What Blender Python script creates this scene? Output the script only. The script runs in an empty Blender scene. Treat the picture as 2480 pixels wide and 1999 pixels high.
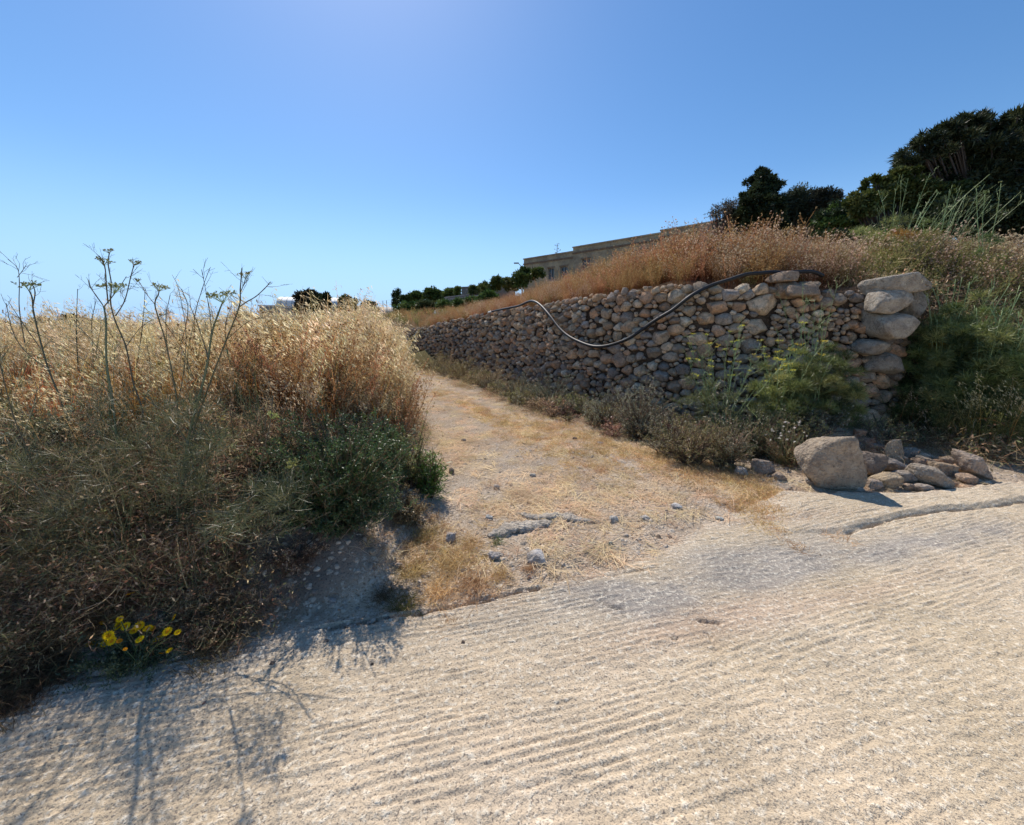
import bpy, math, random
import numpy as np
from mathutils import Vector

R = np.random.default_rng(7)
random.seed(7)
scene = bpy.context.scene

# ---------------------------------------------------------------- camera
F, CX, CY, HOR, CAMZ = 895.0, 1240.0, 925.0, 795.0, 1.6
TH = math.atan((CY - HOR) / F)
CT, ST = math.cos(TH), math.sin(TH)
cam_d = bpy.data.cameras.new('camera')
cam = bpy.data.objects.new('camera', cam_d)
scene.collection.objects.link(cam)
cam.location = (0, 0, CAMZ)
cam.rotation_euler = (math.pi / 2 - TH, 0, 0)
cam_d.sensor_fit = 'HORIZONTAL'
cam_d.sensor_width = 36
cam_d.lens = 36 * F / 2480
cam_d.shift_y = (CY - 999.5) / 2480
cam_d.clip_start = 0.05
cam_d.clip_end = 6000
scene.camera = cam

# ---------------------------------------------------------------- light
SUN_AZ, SUN_EL = math.radians(-21.5), math.radians(53)
world = bpy.data.worlds.new('World')
scene.world = world
world.use_nodes = True
wn = world.node_tree
bg = wn.nodes['Background']
sky = wn.nodes.new('ShaderNodeTexSky')
sky.sky_type = 'NISHITA'
sky.sun_disc = False
sky.sun_elevation = SUN_EL
sky.sun_rotation = SUN_AZ
sky.altitude = 100
sky.air_density = 1.0
sky.dust_density = 0.28
sky.ozone_density = 2.6
_hs = wn.nodes.new('ShaderNodeHueSaturation')
_hs.inputs['Saturation'].default_value = 1.22
_hs.inputs['Value'].default_value = .97
wn.links.new(sky.outputs[0], _hs.inputs['Color'])
_tc = wn.nodes.new('ShaderNodeTexCoord')
_sx = wn.nodes.new('ShaderNodeSeparateXYZ')
wn.links.new(_tc.outputs['Generated'], _sx.inputs[0])
_mr = wn.nodes.new('ShaderNodeMapRange')
_mr.inputs[1].default_value = -.02; _mr.inputs[2].default_value = .33
_mr.inputs[3].default_value = 1.0; _mr.inputs[4].default_value = 0.0
_mr.interpolation_type = 'SMOOTHSTEP'
wn.links.new(_sx.outputs[2], _mr.inputs[0])
_mx = wn.nodes.new('ShaderNodeMix'); _mx.data_type = 'RGBA'; _mx.blend_type = 'MIX'
wn.links.new(_mr.outputs[0], _mx.inputs[0])
wn.links.new(_hs.outputs[0], _mx.inputs[6])
_mx.inputs[7].default_value = (2.75, 4.6, 7.1, 1)
wn.links.new(_mx.outputs[2], bg.inputs[0])
bg.inputs[1].default_value = 0.113
sd = bpy.data.lights.new('sun', 'SUN')
sd.energy = 4.7
sd.angle = math.radians(0.55)
sd.color = (1.0, 0.93, 0.84)
sun = bpy.data.objects.new('sun', sd)
scene.collection.objects.link(sun)
sdir = Vector((math.sin(SUN_AZ) * math.cos(SUN_EL), math.cos(SUN_AZ) * math.cos(SUN_EL), math.sin(SUN_EL)))
sun.rotation_euler = sdir.to_track_quat('Z', 'Y').to_euler()
sun.location = sdir * 50
vs = scene.view_settings
scene.display_settings.display_device = 'sRGB'
vs.view_transform = 'Standard'
vs.look = 'None'
vs.exposure = 0.45
vs.gamma = 1
vs.use_curve_mapping = False
cy = scene.cycles
cy.max_bounces = 6
cy.diffuse_bounces = 3
cy.glossy_bounces = 2
cy.transmission_bounces = 4
cy.transparent_max_bounces = 6
cy.use_denoising = True
cy.use_adaptive_sampling = True
cy.adaptive_threshold = 0.02
cy.caustics_reflective = False
cy.caustics_refractive = False

# ---------------------------------------------------------------- projection helpers
def rayd(px, py):
    dx, dy = px - CX, CY - py
    return np.array([dx, F * CT + dy * ST, -F * ST + dy * CT]) / F

def P(px, py, Y):
    d = rayd(px, py)
    t = Y / d[1]
    return np.array([d[0] * t, Y, CAMZ + d[2] * t])

def G0(px, py, z=0.0):
    d = rayd(px, py)
    t = (z - CAMZ) / d[2]
    return np.array([d[0] * t, d[1] * t])

def project(p):
    p = np.asarray(p, float)
    y = p[..., 1]; z = p[..., 2] - CAMZ
    dep = y * CT - z * ST
    return CX + F * p[..., 0] / dep, CY - F * (y * ST + z * CT) / dep

# ---------------------------------------------------------------- noise
def _h(ix, iy, iz, seed):
    n = (ix * 374761393 + iy * 668265263 + iz * 1274126177 + seed * 974711) & 0xffffffff
    n = ((n ^ (n >> 13)) * 1274126177) & 0xffffffff
    n = n ^ (n >> 16)
    return (n & 0xffff) / 65535.0

def vnoise(x, y, z=0.0, seed=0):
    x, y, z = np.broadcast_arrays(np.asarray(x, float), np.asarray(y, float), np.asarray(z, float))
    ix, iy, iz = np.floor(x).astype(np.int64), np.floor(y).astype(np.int64), np.floor(z).astype(np.int64)
    fx, fy, fz = x - ix, y - iy, z - iz
    fx, fy, fz = fx * fx * (3 - 2 * fx), fy * fy * (3 - 2 * fy), fz * fz * (3 - 2 * fz)
    def L(a, b, t): return a + (b - a) * t
    c = lambda a, b, d: _h(ix + a, iy + b, iz + d, seed)
    r0 = L(L(c(0, 0, 0), c(1, 0, 0), fx), L(c(0, 1, 0), c(1, 1, 0), fx), fy)
    if not np.any(fz): return r0 * 2 - 1
    r1 = L(L(c(0, 0, 1), c(1, 0, 1), fx), L(c(0, 1, 1), c(1, 1, 1), fx), fy)
    return L(r0, r1, fz) * 2 - 1

def fbm(x, y, z=0.0, o=3, seed=0):
    r = 0; a = 1; s = 0
    for k in range(o):
        r = r + a * vnoise(np.asarray(x) * 2 ** k, np.asarray(y) * 2 ** k, np.asarray(z) * 2 ** k, seed + k)
        s += a; a *= 0.5
    return r / s

def sst(a, b, x):
    t = np.clip((np.asarray(x, float) - a) / (b - a), 0, 1)
    return t * t * (3 - 2 * t)

# ---------------------------------------------------------------- mesh builder
class MB:
    def __init__(s): s.v = []; s.f = []; s.c = []; s.n = 0
    def add(s, v, f, col=(.5, .5, .5)):
        v = np.asarray(v, float).reshape(-1, 3)
        f = np.asarray(f, np.int64)
        c = np.broadcast_to(np.asarray(col, float), (len(v), 3))
        s.v.append(v); s.f.append(f + s.n); s.c.append(c); s.n += len(v)
        return s
    def merge(s, o, M=None, t=(0, 0, 0)):
        for v, c in zip(o.v, o.c):
            pass
        v = np.concatenate(o.v); c = np.concatenate(o.c)
        if M is not None: v = v @ np.asarray(M).T
        v = v + np.asarray(t)
        s.v.append(v); s.c.append(c)
        for f in o.f: s.f.append(f + s.n)
        s.n += len(v)
    def mesh(s, name, mat, smooth=True):
        me = bpy.data.meshes.new(name)
        v = np.concatenate(s.v); c = np.concatenate(s.c)
        me.vertices.add(len(v)); me.vertices.foreach_set('co', v.astype(np.float32).ravel())
        li = np.concatenate([f.ravel() for f in s.f])
        ln = np.concatenate([np.full(len(f), f.shape[1]) for f in s.f])
        st = np.concatenate([[0], np.cumsum(ln)[:-1]])
        me.loops.add(len(li)); me.loops.foreach_set('vertex_index', li.astype(np.int32))
        me.polygons.add(len(ln)); me.polygons.foreach_set('loop_start', st.astype(np.int32))
        me.polygons.foreach_set('use_smooth', np.full(len(ln), smooth))
        a = me.color_attributes.new('Col', 'FLOAT_COLOR', 'POINT')
        a.data.foreach_set('color', np.c_[c, np.ones(len(c))].astype(np.float32).ravel())
        me.update(calc_edges=True)
        me.validate()
        if mat: me.materials.append(mat)
        return me
    def build(s, name, mat, parent=None, smooth=True, **tags):
        return link(name, s.mesh(name, mat, smooth), parent, **tags)

def link(name, me, parent=None, loc=None, rz=None, scale=None, **tags):
    o = bpy.data.objects.new(name, me)
    scene.collection.objects.link(o)
    if parent is not None: o.parent = parent
    if loc is not None: o.location = tuple(loc)
    if rz is not None: o.rotation_euler = (0, 0, rz)
    if scale is not None: o.scale = scale if hasattr(scale, '__len__') else (scale,) * 3
    for k, v in tags.items(): o[k] = v
    return o

def thing(name, label, cat, loc=(0, 0, 0), rz=0, group=None):
    o = link(name, None, None, loc, rz, label=label, category=cat)
    o.empty_display_size = 0.2
    if group: o['group'] = group
    return o

def norm(a):
    return a / np.maximum(np.linalg.norm(a, axis=-1, keepdims=True), 1e-9)

def ribbons(mb, paths, width, col, side=None):
    """flat strips along paths [N,K,3]"""
    paths = np.asarray(paths, float)
    N, K = paths.shape[:2]
    if N == 0: return
    t = norm(np.gradient(paths, axis=1))
    if side is None: side = R.normal(size=(N, 1, 3))
    w = norm(np.cross(t, side))
    wd = np.broadcast_to(np.asarray(width, float), (N, K))[..., None] * 0.5
    v = np.stack([paths - w * wd, paths + w * wd], axis=2)
    idx = np.arange(N * K * 2).reshape(N, K, 2)
    f = np.stack([idx[:, :-1, 0], idx[:, :-1, 1], idx[:, 1:, 1], idx[:, 1:, 0]], -1).reshape(-1, 4)
    c = np.broadcast_to(np.asarray(col, float), (N, K, 3))[:, :, None, :].repeat(2, 2)
    mb.add(v.reshape(-1, 3), f, c.reshape(-1, 3))

def tubes(mb, paths, rad, col, sides=3, cap=False):
    paths = np.asarray(paths, float)
    if paths.ndim == 2: paths = paths[None]
    N, K = paths.shape[:2]
    t = norm(np.gradient(paths, axis=1))
    ref = np.where(np.abs(t[..., 2:3]) > 0.9, np.array([1., 0, 0]), np.array([0, 0, 1.]))
    ref = np.broadcast_to(ref.mean(1, keepdims=True), t.shape)
    a = norm(np.cross(t, ref)); b = np.cross(t, a)
    ang = np.arange(sides) * 2 * math.pi / sides
    r = np.broadcast_to(np.asarray(rad, float), (N, K))[..., None, None]
    v = paths[:, :, None] + r * (a[:, :, None] * np.cos(ang)[:, None] + b[:, :, None] * np.sin(ang)[:, None])
    idx = np.arange(N * K * sides).reshape(N, K, sides)
    nx = np.roll(idx, -1, 2)
    f = np.stack([idx[:, :-1], nx[:, :-1], nx[:, 1:], idx[:, 1:]], -1).reshape(-1, 4)
    c = np.broadcast_to(np.asarray(col, float), (N, K, 3))[:, :, None].repeat(sides, 2)
    mb.add(v.reshape(-1, 3), f, c.reshape(-1, 3))
    if cap:
        for e in (0, K - 1):
            mb.f.append(idx[:, e].reshape(N, sides) + mb.n - N * K * sides)

def diamonds(mb, cen, L, W, col, belly=0.45):
    """leaf shaped quads: cen [N,3] base, L [N,3] long vector, W [N,3] half width vector"""
    N = len(cen)
    if N == 0: return
    v = np.stack([cen, cen + L * belly + W, cen + L, cen + L * belly - W], 1)
    c = np.broadcast_to(np.asarray(col, float), (N, 3))[:, None].repeat(4, 1)
    mb.add(v.reshape(-1, 3), np.arange(N * 4).reshape(N, 4), c.reshape(-1, 3))

def rdir(n, up=0.0):
    d = R.normal(size=(n, 3)); d[:, 2] = d[:, 2] + up
    return norm(d)

def box(mb, x0, x1, y0, y1, z0, z1, col=(.5, .5, .5)):
    v = [(x0, y0, z0), (x1, y0, z0), (x1, y1, z0), (x0, y1, z0), (x0, y0, z1), (x1, y0, z1), (x1, y1, z1), (x0, y1, z1)]
    mb.add(v, [(0, 3, 2, 1), (4, 5, 6, 7), (0, 1, 5, 4), (1, 2, 6, 5), (2, 3, 7, 6), (3, 0, 4, 7)], col)

def cmix(a, b, n, amt=1.0):
    t = R.random((n, 1)) * amt
    return np.asarray(a) * (1 - t) + np.asarray(b) * t

# ---------------------------------------------------------------- materials
def newmat(name):
    m = bpy.data.materials.new(name); m.use_nodes = True
    nt = m.node_tree; nt.nodes.clear()
    out = nt.nodes.new('ShaderNodeOutputMaterial')
    return m, nt, out

def node(nt, t, **kw):
    n = nt.nodes.new(t)
    for k, v in kw.items():
        if k == 'ins':
            for i, val in v.items():
                if isinstance(val, bpy.types.NodeSocket): nt.links.new(val, n.inputs[i])
                else: n.inputs[i].default_value = val
        else: setattr(n, k, v)
    return n

def mathn(nt, op, a, b=None, c=None, clamp=False):
    d = {0: a}
    if b is not None: d[1] = b
    if c is not None: d[2] = c
    n = node(nt, 'ShaderNodeMath', operation=op, use_clamp=clamp, ins=d)
    return n.outputs[0]

def mixc(nt, fac, a, b, blend='MIX'):
    n = node(nt, 'ShaderNodeMix', data_type='RGBA', blend_type=blend)
    for i, val in ((0, fac), (6, a), (7, b)):
        if isinstance(val, bpy.types.NodeSocket): nt.links.new(val, n.inputs[i])
        else: n.inputs[i].default_value = val
    return n.outputs[2]

def plantmat(name, trans=0.4, vary=0.35, hue=0.03, gloss=0.0):
    m, nt, out = newmat(name)
    col = node(nt, 'ShaderNodeAttribute', attribute_name='Col').outputs['Color']
    rnd = node(nt, 'ShaderNodeObjectInfo').outputs['Random']
    pos = node(nt, 'ShaderNodeNewGeometry').outputs['Position']
    nz = node(nt, 'ShaderNodeTexNoise', ins={'Vector': pos, 'Scale': 1.7, 'Detail': 2.0}).outputs[0]
    val = mathn(nt, 'ADD', mathn(nt, 'MULTIPLY', rnd, vary), mathn(nt, 'MULTIPLY', nz, vary * 1.6))
    val = mathn(nt, 'ADD', val, 1.0 - vary * 1.3)
    hu = mathn(nt, 'ADD', mathn(nt, 'MULTIPLY', mathn(nt, 'FRACT', mathn(nt, 'MULTIPLY', rnd, 7.3)), hue * 2), 0.5 - hue)
    hs = node(nt, 'ShaderNodeHueSaturation', ins={'Hue': hu, 'Value': val, 'Color': col})
    c = hs.outputs[0]
    df = node(nt, 'ShaderNodeBsdfDiffuse', ins={'Color': c})
    tr = node(nt, 'ShaderNodeBsdfTranslucent', ins={'Color': c})
    mx = node(nt, 'ShaderNodeMixShader', ins={0: trans, 1: df.outputs[0], 2: tr.outputs[0]})
    sh = mx.outputs[0]
    if gloss:
        gl = node(nt, 'ShaderNodeBsdfGlossy', ins={'Color': (1, 1, 1, 1), 'Roughness': 0.45})
        sh = node(nt, 'ShaderNodeMixShader', ins={0: gloss, 1: sh, 2: gl.outputs[0]}).outputs[0]
    nt.links.new(sh, out.inputs[0])
    return m

def rockmat(name, scale=1.0, bump=0.6, dark=0.55, obj=True):
    """weathered limestone: attribute colour, lichen and earth stains, pit shadows painted dark, pitted relief"""
    m, nt, out = newmat(name)
    col = node(nt, 'ShaderNodeAttribute', attribute_name='Col').outputs['Color']
    pos = node(nt, 'ShaderNodeNewGeometry').outputs['Position']
    n1 = node(nt, 'ShaderNodeTexNoise', ins={'Vector': pos, 'Scale': 9 * scale, 'Detail': 5.0, 'Roughness': .65}).outputs[0]
    n2 = node(nt, 'ShaderNodeTexNoise', ins={'Vector': pos, 'Scale': 38 * scale, 'Detail': 4.0, 'Roughness': .7}).outputs[0]
    n3 = node(nt, 'ShaderNodeTexVoronoi', ins={'Vector': pos, 'Scale': 55 * scale}).outputs[0]
    r1 = node(nt, 'ShaderNodeMapRange', ins={0: n1, 1: .38, 2: .62}).outputs[0]
    c = mixc(nt, mathn(nt, 'MULTIPLY', r1, .6), col, (.21, .165, .13, 1))
    r2 = node(nt, 'ShaderNodeMapRange', ins={0: n2, 1: .55, 2: .72}).outputs[0]
    c = mixc(nt, mathn(nt, 'MULTIPLY', r2, .6), c, (.58, .51, .42, 1))
    r3 = node(nt, 'ShaderNodeMapRange', ins={0: n2, 1: .42, 2: .30}).outputs[0]
    c = mixc(nt, mathn(nt, 'MULTIPLY', r3, dark), c, (.06, .048, .04, 1))
    n4 = node(nt, 'ShaderNodeTexNoise', ins={'Vector': pos, 'Scale': 21 * scale, 'Detail': 3.0, 'Roughness': .75, 'Distortion': 1.2}).outputs[0]
    r4 = node(nt, 'ShaderNodeMapRange', ins={0: n4, 1: .46, 2: .36}).outputs[0]
    c = mixc(nt, mathn(nt, 'MULTIPLY', r4, dark * .8), c, (.09, .07, .055, 1))  # crevice shadow painted into the colour where the relief sinks
    bs = node(nt, 'ShaderNodeBsdfDiffuse', ins={'Color': c, 'Roughness': .6})
    hgt = mathn(nt, 'ADD', mathn(nt, 'ADD', mathn(nt, 'MULTIPLY', n1, 1.0), mathn(nt, 'MULTIPLY', n4, .9)), mathn(nt, 'ADD', mathn(nt, 'MULTIPLY', n2, .5), mathn(nt, 'MULTIPLY', n3, .25)))
    bp = node(nt, 'ShaderNodeBump', ins={'Strength': bump, 'Distance': .035 / scale, 'Height': hgt})
    nt.links.new(bp.outputs[0], bs.inputs['Normal'])
    nt.links.new(bs.outputs[0], out.inputs[0])
    return m

def groundmat(name, bump=.7, fine=1.0, speck=(.62, .56, .47, 1), dark=(.2, .14, .09, 1), sp=.5, dk=.5, dist=.02):
    m, nt, out = newmat(name)
    col = node(nt, 'ShaderNodeAttribute', attribute_name='Col').outputs['Color']
    pos = node(nt, 'ShaderNodeNewGeometry').outputs['Position']
    n0 = node(nt, 'ShaderNodeTexNoise', ins={'Vector': pos, 'Scale': 3.0, 'Detail': 4.0}).outputs[0]
    n1 = node(nt, 'ShaderNodeTexNoise', ins={'Vector': pos, 'Scale': 42 * fine, 'Detail': 5.0, 'Roughness': .65}).outputs[0]
    n2 = node(nt, 'ShaderNodeTexNoise', ins={'Vector': pos, 'Scale': 120 * fine, 'Detail': 3.0, 'Roughness': .6}).outputs[0]
    c = mixc(nt, mathn(nt, 'MULTIPLY', node(nt, 'ShaderNodeMapRange', ins={0: n1, 1: .52, 2: .66}).outputs[0], sp), col, speck)
    c = mixc(nt, mathn(nt, 'MULTIPLY', node(nt, 'ShaderNodeMapRange', ins={0: n2, 1: .46, 2: .34}).outputs[0], dk), c, dark)
    v = mathn(nt, 'ADD', mathn(nt, 'MULTIPLY', n0, .5), .75)
    c = mixc(nt, 1.0, c, node(nt, 'ShaderNodeCombineColor', ins={0: v, 1: v, 2: v}).outputs[0], 'MULTIPLY')
    bs = node(nt, 'ShaderNodeBsdfDiffuse', ins={'Color': c, 'Roughness': .6})
    h = mathn(nt, 'ADD', n1, mathn(nt, 'MULTIPLY', n2, .5))
    bp = node(nt, 'ShaderNodeBump', ins={'Strength': bump, 'Distance': dist, 'Height': h})
    nt.links.new(bp.outputs[0], bs.inputs['Normal'])
    nt.links.new(bs.outputs[0], out.inputs[0])
    return m

def plainmat(name, col, rough=.7, noise=.2, scale=6, bump=0.0, spec=.3):
    m, nt, out = newmat(name)
    pos = node(nt, 'ShaderNodeNewGeometry').outputs['Position']
    n = node(nt, 'ShaderNodeTexNoise', ins={'Vector': pos, 'Scale': scale, 'Detail': 4.0}).outputs[0]
    v = mathn(nt, 'ADD', mathn(nt, 'MULTIPLY', n, noise * 2), 1 - noise)
    c = mixc(nt, 1.0, (*col, 1), node(nt, 'ShaderNodeCombineColor', ins={0: v, 1: v, 2: v}).outputs[0], 'MULTIPLY')
    b = node(nt, 'ShaderNodeBsdfPrincipled', ins={'Base Color': c, 'Roughness': rough, 'Specular IOR Level': spec})
    if bump:
        bp = node(nt, 'ShaderNodeBump', ins={'Strength': bump, 'Distance': .02, 'Height': n})
        nt.links.new(bp.outputs[0], b.inputs['Normal'])
    nt.links.new(b.outputs[0], out.inputs[0])
    return m

M_DRY = plantmat('dry_plant', .52, .48, .025)
M_GREEN = plantmat('green_plant', .35, .35, .03, .04)
M_DARK = plantmat('tree_foliage', .18, .4, .03, .02)
M_STEM = plantmat('plant_stem', .05, .25, .02, .03)
M_FLOWER = plantmat('petal', .35, .1, .01)
M_STONE = rockmat('wall_stone', 1.0, 1.0, .6)
M_BOULDER = rockmat('boulder_stone', .8, .9, .5)
M_ROAD = groundmat('ridged_concrete', 1.0, 1.0, (.80, .73, .60, 1), (.17, .14, .12, 1), .8, .85, .013)
M_TRACK = groundmat('stony_track', 1.0, .7, (.80, .70, .56, 1), (.24, .15, .09, 1), .8, .85, .04)
M_SOIL = groundmat('dry_soil', 1.0, .8, (.34, .28, .21, 1), (.06, .04, .03, 1), .35, .6, .025)

# ---------------------------------------------------------------- ground shape
def poly_px(pts, z=0.0):
    return np.array([G0(a, b, z) for a, b in pts])

_re = poly_px([(-500, 1790), (0, 1680), (330, 1625), (560, 1555), (720, 1510), (900, 1495), (1300, 1425),
               (1450, 1385), (1580, 1345), (1700, 1275), (1850, 1225), (1930, 1196), (2200, 1200), (2480, 1180), (3000, 1150)])
def RE(x): return np.interp(x, _re[:, 0], _re[:, 1])
_tl = poly_px([(800, 1500), (930, 1430), (990, 1330), (1060, 1190), (1040, 1085), (990, 1000), (975, 935), (975, 895), (985, 880)])
def TL(y): return np.interp(y, _tl[:, 1], _tl[:, 0])

# wall face line, from its near end to its far end
_wp = np.array([[7.0, 7.4], [6.35, 6.3], [6.1, 5.62], [5.6, 5.42], [4.9, 5.5], [4.1, 5.62], [3.3, 5.85], [2.55, 6.2], [1.85, 6.85], [1.0, 8.2],
                [0, 10.4], [-1.4, 12.8], [-3.2, 15.6], [-5.2, 18.8], [-7.2, 21.6], [-9.6, 23.0], [-13, 24.5]])
def catmull(p, n=40):
    p = np.asarray(p, float)
    q = np.vstack([2 * p[0] - p[1], p, 2 * p[-1] - p[-2]])
    out = []
    t = np.linspace(0, 1, n, endpoint=False)[:, None]
    for i in range(1, len(q) - 2):
        a, b, c, d = q[i - 1], q[i], q[i + 1], q[i + 2]
        out.append(.5 * ((2 * b) + (-a + c) * t + (2 * a - 5 * b + 4 * c - d) * t ** 2 + (-a + 3 * b - 3 * c + d) * t ** 3))
    out.append(p[-1:])
    return np.vstack(out)
_wc = catmull(_wp, 30)
_ws = np.concatenate([[0], np.cumsum(np.linalg.norm(np.diff(_wc, axis=0), axis=1))])
WLEN = _ws[-1]
def wpos(s):
    return np.stack([np.interp(s, _ws, _wc[:, 0]), np.interp(s, _ws, _wc[:, 1])], -1)
def wnorm(s):
    t = wpos(np.asarray(s) + .05) - wpos(np.asarray(s) - .05)
    t = norm(t)
    return np.stack([-t[..., 1], t[..., 0]], -1) * 1.0   # path runs right to left/far
_s = np.linspace(0, WLEN, 500)
_n = wnorm(_s)
if (_n[200] @ np.array([0, -1.])) < 0:
    WS = -1.0
else:
    WS = 1.0
def wout(s): return wnorm(s) * WS

# top line of the wall as seen: pixel x -> pixel y
_top = [(870, 806), (930, 803), (965, 799), (1010, 794), (1060, 783), (1100, 773), (1140, 764), (1180, 757), (1240, 746), (1300, 738), (1400, 718), (1500, 704),
        (1560, 694), (1640, 688), (1700, 686), (1760, 690), (1850, 694), (1900, 697), (1990, 690), (2040, 712), (2090, 700), (2150, 690), (2220, 700)]
_top = np.array(_top, float)
BAT = 0.07
def wsurf(s, t, out=0.0):
    s = np.asarray(s, float); t = np.asarray(t, float)
    p = wpos(s); n = wout(s)
    q = p + n * (out - BAT * t)[..., None] if np.ndim(out - BAT * t) else p + n * (out - BAT * t)
    return np.concatenate([q, np.asarray(t)[..., None] if np.ndim(t) else np.array([t])], -1)
_tg = np.linspace(0.3, 3.4, 200)
def _wall_top():
    H = np.zeros(len(_s))
    for i, s in enumerate(_s):
        pts = wsurf(np.full(200, s), _tg, 0.0)
        px, py = project(pts)
        want = np.interp(px, _top[:, 0], _top[:, 1])
        j = np.argmin(np.abs(py - want))
        H[i] = _tg[j]
    return H
_H = _wall_top()
i0 = np.searchsorted(_s, 2.1)
_H[:i0] = _H[i0]
k = np.ones(9) / 9
_H = np.convolve(np.pad(_H, 4, 'edge'), k, 'valid')
def WT(s): return np.interp(s, _s, _H)

def wall_st(px, py, out=0.0):
    """nearest (s, t) of the wall surface for a pixel"""
    S, T = np.meshgrid(np.linspace(2.05, WLEN, 700), np.linspace(0, 3.6, 240), indexing='ij')
    if not hasattr(wall_st, 'c') or wall_st.c[0] != out:
        pts = wsurf(S.ravel(), T.ravel(), out)
        wall_st.c = (out, *project(pts))
    a, b = wall_st.c[1:]
    j = np.argmin((a - px) ** 2 + (b - py) ** 2)
    return S.ravel()[j], T.ravel()[j]

def wall_dist(x, y):
    """signed distance behind the wall face (positive behind) and s"""
    shp = np.shape(x)
    P2 = np.stack([np.ravel(x), np.ravel(y)], -1)
    A = _wc[::6]; SA = _ws[::6]
    best = np.full(len(P2), 1e9); bs = np.zeros(len(P2)); sg = np.ones(len(P2))
    for i in range(len(A) - 1):
        a, b = A[i], A[i + 1]
        d = b - a; L2 = d @ d
        t = np.clip(((P2 - a) @ d) / L2, 0, 1)
        if i == 0: tt = t
        q = a + t[:, None] * d
        e = P2 - q
        r = np.hypot(e[:, 0], e[:, 1])
        cr = (d[0] * e[:, 1] - d[1] * e[:, 0])
        m = r < best - 1e-9
        best = np.where(m, r, best); bs = np.where(m, SA[i] + t * (SA[i + 1] - SA[i]), bs); sg = np.where(m, -np.sign(cr) * WS, sg)
    return (best * sg).reshape(shp) * WSGN, bs.reshape(shp)
WSGN = 1.0
if wall_dist(np.array([3.0]), np.array([12.0]))[0][0] < 0: WSGN = -1.0

# line where the slope right of the wall rises from the road
def slope_right(x, y):
    foot = 4.05 + 0.05 * (x - 5.5)
    return 2.35 * sst(0, 3.0, y - foot) + 1.9 * sst(2.5, 14, y - foot)

def hgt(x, y, detail=True):
    x = np.asarray(x, float); y = np.asarray(y, float)
    e = RE(x)
    z = np.zeros(np.broadcast(x, y).shape)
    # track: slight dish between wheel ruts and gentle lumps
    dt = y - e
    z = z + sst(0, .35, dt) * (0.03 + 0.025 * fbm(x * 1.3, y * 1.3, seed=3))
    # left bank
    dl = np.minimum(TL(y) + 0.05 - x, (y - e) * .95 + 0.06 * fbm(x * 3, y * 3, seed=5))
    cap = 0.72 + .12 * fbm(x * .5, y * .5, seed=8)
    lb = cap * sst(0.02, 1.15, dl)
    lb = lb + .05 * sst(0, .2, dl) * (1 + fbm(x * 4, y * 4, seed=11))
    far_l = sst(30, 160, y) * -1.5
    z = z + np.where(dl > 0, lb + far_l, 0)
    # terrace behind the wall
    near = y < 60
    d, s = wall_dist(x, y)
    top = WT(s)
    terr = top - .12 + 2.6 * (1 - np.exp(-np.maximum(d, 0) / 12)) + .08 * fbm(x * .8, y * .8, seed=17)
    step = sst(0.12, 0.32, d)
    # right part is a slope instead of a wall
    r = sst(6.0, 6.9, x)
    inwall = np.where((d > 0), step, 0) * sst(-24, -8.5, x)
    zt = z * (1 - inwall) + terr * inwall
    zr = slope_right(x, y) + .06 * fbm(x * 1.5, y * 1.5, seed=19)
    zz = zt * (1 - r) + zr * r
    # heap of earth under the fallen stones
    zz = zz + np.where(d < .1, .30 * np.exp(-(((x - 4.15) / .75) ** 2 + ((y - 4.75) / .42) ** 2)), 0)
    # left of far wall end the hillside still climbs to the right, falls to the left
    if detail:
        zz = zz + np.where((dt > 0), .016 * fbm(x * 9, y * 9, o=4, seed=23), 0)
    return zz

def hit(px, py, ymin=.8, ymax=60):
    d = rayd(px, py)
    Y = np.geomspace(ymin, ymax, 500)
    x = d[0] * Y / d[1]; z = CAMZ + d[2] * Y / d[1]
    g = hgt(x, Y, False)
    j = np.argmax(z <= g)
    if z[j] > g[j]: j = len(Y) - 1
    return np.array([x[j], Y[j], g[j]])

def gz(x, y): return float(hgt(np.array([x]), np.array([y]))[0])
# ---------------------------------------------------------------- road, track and ground surfaces
def segdist(x, y, pts):
    best = np.full(x.shape, 1e9); al = np.zeros(x.shape)
    for a, b in zip(pts[:-1], pts[1:]):
        d = b - a
        t = np.clip(((x - a[0]) * d[0] + (y - a[1]) * d[1]) / (d @ d), 0, 1)
        r = np.hypot(x - a[0] - t * d[0], y - a[1] - t * d[1])
        best = np.minimum(best, r)
    return best
CR_LEFT = poly_px([(800, 1522), (860, 1512), (935, 1498), (1010, 1488), (1100, 1470), (1180, 1455), (1230, 1441), (1300, 1430)])
CR_RIGHT = poly_px([(2050, 1296), (2072, 1288), (2117, 1274), (2180, 1256), (2275, 1241), (2364, 1236), (2434, 1227), (2480, 1218), (2700, 1190)])
CR_SMALL = [poly_px([(1488, 1397), (1515, 1391), (1545, 1384), (1597, 1377)]), poly_px([(1690, 1502), (1712, 1506), (1740, 1510)]),
            poly_px([(1714, 1535), (1728, 1558), (1742, 1580)]), poly_px([(1450, 1460), (1480, 1475), (1515, 1482)]),
            poly_px([(1640, 1545), (1625, 1552)])]
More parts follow.
